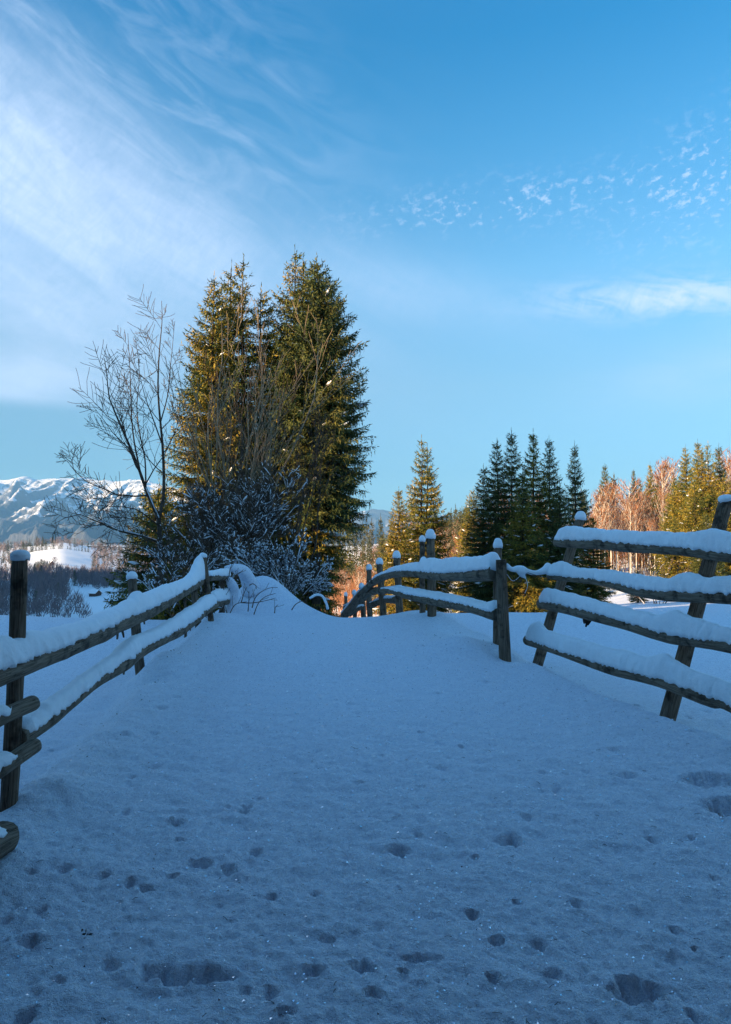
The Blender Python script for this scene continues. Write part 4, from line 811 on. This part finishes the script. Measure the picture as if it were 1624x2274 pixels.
def skin(out, wood, snow=None, rs=None, amt=0.0, size=.018, zmax=1e9, lv=9):
    for pts, rad, lev in out:
        tube(wood, pts, rad, 7 if lev == 0 else (5 if lev == 1 else 3), False)
        if snow is not None and lev <= lv and rs.rand() < amt * (2.4 if lev <= 1 else .62):
            d_ = pts[-1] - pts[0]; hz = np.linalg.norm(d_[:2]) / (np.linalg.norm(d_) + 1e-9)
            if hz < .45 or pts[0, 2] > zmax: continue
            n = len(pts); a = rs.randint(0, max(1, n - 3)); b = min(n, a + 3 + rs.randint(1, 5)); s_ = spline(pts[a:b], .06) if b - a >= 2 else None
            if s_ is None or len(s_) < 3: continue
            rr_ = np.interp(np.linspace(a, b - 1, len(s_)), np.arange(n), rad); hs = (size * (.6 + .8 * rs.rand()) + rr_ * .5) * np.clip(.55 + .8 * fbm(np.arange(len(s_)) * .35, 0, rs.rand() * 50, 2), .40, 1.3); hs[0] *= .3; hs[-1] *= .3
            tube(snow, s_ + np.stack([0 * rr_, 0 * rr_, rr_ * .55 + hs * .45], -1), hs, 5, True)
def limb(px_list, r0, r1):
    """px_list: (px, py, D)"""
    p = np.array([P(*a) for a in px_list]); s_ = spline(p, .25); return s_, np.linspace(r0, r1, len(s_))
# bare tree left of the clump
rs = np.random.RandomState(12); out = []; D0 = 18.0
limbs = [([(358, 1330, 18), (357, 1282, 18), (356, 1220, 18), (353, 1153, 18)], .070, .055, 0, .8),
         ([(353, 1153, 18), (338, 1120, 17.9), (324, 1086, 17.8), (308, 1040, 17.7), (293, 1002, 17.6), (270, 950, 17.5), (258, 922, 17.4), (243, 885, 17.3), (237, 830, 17.2), (232, 795, 17.2)], .048, .007, 9, 1.9),
         ([(353, 1153, 18), (362, 1110, 18.1), (364, 1060, 18.2), (361, 989, 18.3), (353, 900, 18.3), (351, 850, 18.3), (354, 780, 18.3), (360, 713, 18.3), (359, 668, 18.3)], .045, .006, 10, 1.6),
         ([(354, 1206, 18), (320, 1192, 17.6), (267, 1180, 17.1), (220, 1160, 16.8), (178, 1142, 16.6), (145, 1150, 16.4), (120, 1163, 16.2)], .030, .005, 9, 1.3),
         ([(329, 1100, 17.9), (300, 1102, 17.5), (258, 1098, 17.2), (225, 1083, 17), (191, 1069, 16.8), (165, 1045, 16.7), (147, 1020, 16.6)], .024, .004, 8, 1.1),
         ([(312, 1050, 17.8), (298, 980, 18), (292, 920, 18.2), (290, 850, 18.3), (287, 790, 18.4), (284, 740, 18.5)], .024, .005, 7, 1.0),
         ([(324, 1086, 17.8), (322, 1020, 18.2), (310, 960, 18.4), (304, 900, 18.6), (310, 830, 18.7), (302, 760, 18.8)], .022, .005, 7, 1.0),
         ([(361, 989, 18.3), (340, 930, 18.0), (322, 880, 17.8), (312, 840, 17.7), (306, 800, 17.7)], .020, .004, 6, .9),
         ([(356, 940, 18.3), (372, 880, 18.5), (378, 820, 18.7), (384, 760, 18.8), (388, 715, 18.9)], .018, .004, 6, .8),
         ([(293, 1002, 17.6), (250, 960, 17.2), (225, 925, 17.0), (205, 900, 16.9)], .016, .004, 5, .7),
         ([(350, 1165, 18), (300, 1130, 17.2), (250, 1125, 16.8), (200, 1118, 16.5), (160, 1095, 16.3)], .018, .004, 7, .9),
         ([(356, 1225, 18), (325, 1215, 17.4), (285, 1222, 17), (250, 1228, 16.8), (215, 1240, 16.6)], .016, .004, 5, .8),
         ([(354, 1190, 18), (325, 1165, 17.4), (280, 1150, 17), (235, 1148, 16.8), (190, 1175, 16.6), (165, 1190, 16.5)], .016, .004, 6, .8)]
for pl, r0, r1, nch, cl in limbs:
    s_, ra = limb(pl, r0, r1); out.append((s_, ra, 0 if r0 > .04 else 1))
    if nch: branch_from(rs, s_, ra, cl * 1.5, 1, 3, out, .14, .85, nch * 1.35, .15, .55, .5, .0055, .12)
bt = empty('bare_tree', (0, 0, 0)); tk, tw, sn = MB(), MB(), MB(); skin([o_ for o_ in out if o_[2] == 0], tk); skin([o_ for o_ in out if o_[2] > 0], tw, sn, rs, .035, .010, 3.2)
for a, b in (((353, 1153, 17.97), (324, 1086, 17.77)), ((267, 1178, 17.1), (354, 1204, 18)), ((220, 1158, 16.8), (267, 1178, 17.1))): 
    s_, ra = limb([a, b], .022, .014); tube(sn, s_ + [0, 0, .035], ra * (1 + .5 * fbm(np.arange(len(s_)) * .5, 0, 0, 2)), 6, True)
tk.build('trunk', M_GREYBARK, bt); tw.build('crown', M_GREYBARK, bt); tag(sn.build('snow_patches', M_SNOWCAP, bt), kind='stuff')
tag(bt, 'leafless forked tree left of the tall spruces with twigs fanning over the valley', 'tree')
# many stemmed bare bush before the spruces
def shrub(name, seed, px, py, D, stems, H, tilt, label, group, nch=7, lev=3, up=.25, amt=.3, size=.018, mat=None, zmax=9, r0=.03, ratio=.5, cat='shrub', minr=.004, ang_=.6, lv=9, spreadx=.35):
    rs = np.random.RandomState(seed); base = P(px, py, D); out = []
    for i in range(stems):
        a = rs.rand() * 2 * pi; tl = tilt * (.25 + .75 * rs.rand() ** .7); L = H * (.6 + .45 * rs.rand())
        grow(rs, base + [rs.randn() * spreadx * .6, rs.randn() * .25, -.25], [math.cos(a) * tl, math.sin(a) * tl * .8, 1], L, r0 * (.6 + .6 * rs.rand()), 0, lev, out, up, ang_, nch, .13, ratio, .5, minr)
    r = empty(name, (0, 0, 0)); w, s_ = MB(), MB(); skin(out, w, s_, rs, amt, size, zmax, lv); w.build('branches', mat or M_TWIG, r)
    if s_.n: tag(s_.build('snow_patches', M_SNOWCAP, r), kind='stuff')
    tag(r, label, cat, group); return r
GS = 'bare shrubs before the tall spruces'
shrub('bare_shrub', 2, 528, 1258, 17.6, 13, 6.4, .62, 'tall leafless shrub whose many golden stems fan out across the tall spruces', GS, 6, 2, .16, .015, .010, M_GOLDBARK, 4.0, .030, .42, minr=.0048, ang_=.5, spreadx=.15)
shrub('bare_shrub', 21, 505, 1262, 19.0, 9, 5.8, .40, 'leafless shrub reaching up left behind the golden stemmed one', GS, 7, 2, .3, .02, .010, M_GREYBARK, 4.0, .026, .42, minr=.0045, ang_=.45)
shrub('bare_shrub', 22, 640, 1262, 18.6, 9, 4.9, .50, 'leafless shrub arching right before the broad dark spruce', GS, 8, 2, .18, .015, .010, M_GREYBARK, 2.5, .024, .45, minr=.0045, ang_=.5)
shrub('snowy_shrub', 3, 535, 1262, 15.6, 10, 1.75, .80, 'dense snow dusted shrub right above the snow mound with one thick stem', GS, 8, 3, .10, .34, .010, None, 9, .026, .55)
shrub('snowy_shrub', 4, 455, 1250, 16.2, 9, 1.9, .85, 'snow dusted shrub between the bare tree and the mound', GS, 8, 3, .10, .28, .010, None, 9, .020, .52)
shrub('snowy_shrub', 5, 600, 1300, 14.6, 11, 1.25, 1.0, 'low snow laden shrub over the right flank of the mound', GS, 8, 3, .02, .50, .012, None, 9, .014, .50)
shrub('snowy_shrub', 6, 650, 1325, 15.0, 9, 1.0, 1.1, 'lowest snow laden shrub at the right end before the spruce foot', GS, 8, 3, -.02, .50, .012, None, 9, .012, .50)
shrub('snowy_shrub', 7, 410, 1290, 15.4, 9, 1.5, .9, 'brown tangled shrub behind the top rail left of the mound', GS, 7, 3, .05, .3, .010, None, 9, .014, .50)
shrub('snowy_shrub', 8, 590, 1230, 17.2, 11, 2.2, .8, 'snow flecked shrub behind the mound in front of the dark spruce trunks', GS, 8, 3, .10, .28, .010, None, 9, .020, .50)
shrub('snowy_shrub', 14, 370, 1330, 12.6, 6, .9, .9, 'low twiggy shrub poking out under the top rail of the left fence', GS, 6, 3, .05, .35, .012, None, 9, .010, .50)
shrub('snowy_shrub', 15, 480, 1345, 12.0, 6, .75, .8, 'thin twigs standing behind the far posts of the left fence', GS, 6, 2, .1, .3, .010, None, 9, .008, .50)
shrub('bare_shrub', 16, 1455, 1350, 42, 7, 3.0, .6, 'small leafless shrub at the edge of the sunlit snow patch', 'shrubs at the far right', 6, 2, .1, .1, .02, None, 9, .03, .5, minr=.012)
# ---- thick snow covered stem and the sagging snow over the fence end
def lump(name, rows, mat, label=None, cat=None, parent=None, kind=None, sides=14, wob=.3, seed=4, step=.03):
    mb = MB(); s_ = spline([list(P(a, b, D)) + [r / F * D] for a, b, D, r in rows], step); tube(mb, s_[:, :3], np.maximum(.002, s_[:, 3]), sides, True, wob, seed); o = mb.build(name, mat, parent, origin=s_[0, :3] if parent else None); tag(o, label, cat, kind=kind); return o
lump('snow_drape', [(505, 1284, 12.1, 5), (512, 1292, 12.1, 10), (520, 1310, 12.2, 11), (518, 1330, 12.2, 11), (514, 1352, 12.2, 12), (512, 1368, 12.2, 15)], M_SNOW, parent=lf, sides=20, wob=.25)
lump('snow_drape', [(500, 1262, 12.3, 5), (520, 1262, 12.4, 10), (540, 1268, 12.6, 13), (552, 1290, 12.8, 16), (560, 1315, 12.9, 20)], M_SNOW, parent=lf, sides=20, wob=.2, seed=9)
GT = 'dry stems poking out of the snow mound'
for i, (rows, lab) in enumerate([
    ([(504, 1383, 11.6), (512, 1360, 11.6), (524, 1342, 11.6), (548, 1336, 11.7)], 'longest dry stem rising from the snow at the left foot of the mound'),
    ([(551, 1358, 11.9), (553, 1335, 11.9), (553, 1312, 11.9)], 'short straight dry stem on the mound'),
    ([(560, 1350, 11.9), (566, 1330, 11.9), (578, 1316, 11.9), (598, 1306, 12.0), (617, 1305, 12.0)], 'dry stem arching to the right across the mound'),
    ([(564, 1365, 11.8), (574, 1340, 11.8), (590, 1325, 11.9), (612, 1318, 12)], 'dry stem curving low beneath the arching one'),
    ([(536, 1338, 12), (542, 1318, 12), (549, 1303, 12)], 'dry stem beside the dark hollow of the mound'),
    ([(554, 1300, 12.2), (562, 1296, 12.2), (568, 1300, 12.2), (570, 1308, 12.2)], 'small hooked dry stem high on the mound'),
    ([(522, 1290, 12.1), (526, 1276, 12.1), (539, 1268, 12.1)], 'hooked dry stem above the end of the fence'),
    ([(509, 1276, 12.1), (512, 1262, 12.1), (516, 1252, 12.1)], 'thin dry stem standing on the fence end'),
    ([(648, 1355, 11.9), (656, 1343, 11.9), (668, 1336, 12), (690, 1330, 12.1)], 'dry stem leaning right at the foot of the mound'),
    ([(535, 1338, 12), (560, 1339, 12.0), (590, 1334, 12), (612, 1328, 12)], 'nearly level dry stem crossing the mound'),
    ([(610, 1362, 11.7), (612, 1348, 11.7), (618, 1343, 11.7)], 'stubby dead weed in the snow right of the mound hollow')]):
    s_ = spline(np.array([P(*a) for a in rows]), .03); mb = MB(); tube(mb, s_, np.linspace(.009, .004, len(s_)), 5, True, .15, i)
    rs = np.random.RandomState(i); o2 = []; branch_from(rs, s_, np.linspace(.006, .003, len(s_)), .35, 0, 1, o2, .1, .6, 2.5, .1, .5, .6, .003); skin(o2, mb)
    tag(mb.build('dry_stem', M_STRAW, origin=s_[0]), lab, 'stem', GT)
ab = empty('bent_branch', P(695, 1330, 12.4)); s_, ra = limb([(688, 1332, 12.4), (702, 1324, 12.4), (716, 1327, 12.4), (726, 1346, 12.4), (728, 1356, 12.4)], .012, .008); mb = MB(); tube(mb, s_, ra, 6); mb.build('branch', M_BARK, ab)
mb = MB(); s2 = spline(s_, .03); tube(mb, s2 + [0, 0, .022], .024 * (1 + .3 * fbm(np.arange(len(s2)) * .3, 0, 0, 2)), 8, True, .2); mb.build('snow_cap', M_SNOWCAP, ab); tag(ab, 'branch bent to the ground under a thick roll of snow right of the mound', 'branch')
# ---- ice facets lying on the crust
m_, q_, b_ = material('ice_facet'); b_.inputs['Base Color'].default_value = (.86, .93, 1, 1); b_.inputs['Metallic'].default_value = 1.0; b_.inputs['Roughness'].default_value = .16
rs = np.random.RandomState(91); n_ = 11000; D_ = 1.7 + 8.5 * rs.rand(n_) ** 1.25; X_ = rs.uniform(-.55, .55, n_) * D_; ok_ = (X_ > np.interp(D_, _LY, _LX)) & (X_ < np.interp(D_, _RY, _RX) + .6); D_, X_ = D_[ok_], X_[ok_]
C_ = np.stack([X_, D_, ground(X_, D_, True) + .007], -1); nn = nrm(np.stack([rs.randn(len(D_)) * .33, rs.randn(len(D_)) * .33, 1 + 0 * D_], -1)); u_ = nrm(np.cross(nn, rs.randn(len(D_), 3))); v_ = np.cross(nn, u_); sz = (.0022 + .0048 * rs.rand(len(D_)) ** 3) * (.45 + D_ * .20)
mb = MB(); T_ = np.stack([C_ + u_ * sz[:, None], C_ - u_ * (sz * .5)[:, None] + v_ * (sz * .8)[:, None], C_ - u_ * (sz * .6)[:, None] - v_ * (sz * .7)[:, None]], 1).reshape(-1, 3); mb.add(T_, None, np.arange(len(T_)).reshape(-1, 3))
tag(mb.build('ice_crystals', m_, smooth=False), 'tiny ice facets glinting on the snow crust of the track', 'ice', kind='stuff')
# ---- litter on the snow
rs = np.random.RandomState(44); mb = MB()
for i in range(240):
    D = 1.9 + 7 * rs.rand() ** 1.3; x = rs.uniform(-.5, .5) * D; z = float(ground(np.array([x]), np.array([D]), True)[0]) + .002; a = rs.rand() * 6.28; L = .006 + .012 * rs.rand(); c = np.array([x, D, z])
    d_ = np.array([math.cos(a), math.sin(a), .15]) * L; tube(mb, np.array([c - d_, c + [0, 0, .003], c + d_]), .0011, 3, False)
tag(mb.build('fallen_needles', M_BARK), 'dry needles and twig bits scattered on the snow of the track', 'litter', kind='stuff')
mb = MB(); D = 2560 / (2050 - 1154); c = np.array([(212 - 812) / F * D, D, 0]); c[2] = float(ground(c[:1], c[1:2], True)[0])
for i in range(9):
    o = c + rs.randn(3) * [.014, .010, .002]; v = nrm(rs.randn(3) * [1, 1, .5] + [0, 0, .4]) * .022; w_ = nrm(np.cross(v, rs.randn(3))) * .006; mb.add([o, o + v * .5 + w_, o + v, o + v * .5 - w_], [(0, 1, 2, 3)])
tag(mb.build('dead_leaf_tuft', M_BARK, smooth=False), 'tuft of dead leaves lying on the snow in the lower left', 'leaves')
for (px, py) in ((978, 1713),):
    pass
# ------------------------------------------------------------------ behind the photographer: unseen barn and spruce rows added to shade the foreground
def boxm(mb, x0, x1, y0, y1, z0, z1): mb.add([(X, Y, Z) for Z in (z0, z1) for X, Y in ((x0, y0), (x1, y0), (x1, y1), (x0, y1))], [(3, 2, 1, 0), (4, 5, 6, 7), (0, 1, 5, 4), (1, 2, 6, 5), (2, 3, 7, 6), (3, 0, 4, 7)])
bn = empty('shade_barn', (0, -4, 0)); tag(bn, 'unseen barn with wide eaves added over the start of the track to darken it', 'barn')
EAVE_Y, EAVE_Z = 2.7, 4.6  # eave reach and height chosen to darken the nearest snow
mb = MB(); boxm(mb, -9, 9, -2.3, -2.1, -.5, 5.2); mb.build('back_wall', M_CABINDK, bn, False)
for sx_ in (-4.9, 4.9):
    mb = MB(); boxm(mb, sx_ - .06, sx_ + .06, -2.08, 1.88, -.5, 4.55); mb.build('side_wall', M_CABINDK, bn, False)
for sx_ in (-4.9, 4.9):
    mb = MB(); boxm(mb, sx_ - .11, sx_ + .11, 1.9, 2.12, -.6, 4.9); mb.build('corner_post', M_POST, bn, False)
    mb = MB(); boxm(mb, sx_ - .09, sx_ + .09, -2.0, 1.8, 4.6, 4.8); mb.build('tie_beam', M_POST, bn, False)
mb = MB(); a = [(-9.5, EAVE_Y, EAVE_Z), (9.5, EAVE_Y, EAVE_Z), (9.5, -4, 8.6), (-9.5, -4, 8.6)]
mb.add(a + [(p_[0], p_[1], p_[2] + .15) for p_ in a], [(3, 2, 1, 0), (4, 5, 6, 7), (0, 1, 5, 4), (1, 2, 6, 5), (2, 3, 7, 6), (3, 0, 4, 7)]); mb.build('roof', M_CABINDK, bn, False)
mb = MB(); mb.add([(p_[0], p_[1] - .05, p_[2] + .153) for p_ in a] + [(p_[0], p_[1] - .05, p_[2] + .45) for p_ in a], [(3, 2, 1, 0), (4, 5, 6, 7), (0, 1, 5, 4), (1, 2, 6, 5), (2, 3, 7, 6), (3, 0, 4, 7)]); mb.build('roof_snow', M_SNOWCAP, bn, False)
rng = random.Random(19); wb = [tree_thing('spruce_tree', spruce(120 + i, 9.5, 1.9, .15, 330, g=2.2, shape='full', wood=False, ragged=.2, snowp=0), (0, 0, 0), 'x', mat=M_SPRUCE_DK) for i in range(2)]
n_ = 0
WB = [(-28 + rng.uniform(-1, 1), -28 + 2.3 * i, rng.uniform(14.5, 16)) for i in range(13)] + [(-33 + rng.uniform(-1.5, 1.5), -29 + 2.3 * i, rng.uniform(15, 17)) for i in range(14)] + [(-38 + rng.uniform(-1.5, 1.5), -29 + 2.6 * i, rng.uniform(16, 18)) for i in range(11)]  # added rows, heights set to keep the low sun off the foreground
WB += [(-29 + rng.uniform(-1, 1), 3.2 + 2.0 * i, rng.uniform(8.2, 9.6)) for i in range(5)] + [(-32.5, 2.5 + 2.2 * i, rng.uniform(8.5, 10)) for i in range(4)]
for (x, y, H) in WB:
    s_ = H / 9.5; z = gh(x, y); lab = 'unseen spruce added left behind the photographer to block the low sun'
    if n_ < 2: o = wb[n_]; o.location = (x, y, z); o.scale = (s_, s_, s_); tag(o, lab, 'tree', 'added sun blocking spruces')
    else: dup(wb[n_ % 2], (x, y, z), n_ * 1.3, (s_, s_, s_), lab, 'added sun blocking spruces')
    n_ += 1
# ------------------------------------------------------------------ air
if HAZE:
    m = bpy.data.materials.new('air'); m.use_nodes = True; t = m.node_tree; t.nodes.clear(); pv = t.nodes.new('ShaderNodeVolumePrincipled'); ou = t.nodes.new('ShaderNodeOutputMaterial'); t.links.new(pv.outputs[0], ou.inputs['Volume'])
    pv.inputs['Color'].default_value = (.20, .52, 1.0, 1); pv.inputs['Density'].default_value = HAZE; pv.inputs['Anisotropy'].default_value = .0
    mb = MB(); boxm(mb, -15500, 15500, -15500, 15500, -700, 870); tag(mb.build('haze', m, smooth=False), 'thin pale mountain air over the whole valley', kind='stuff')
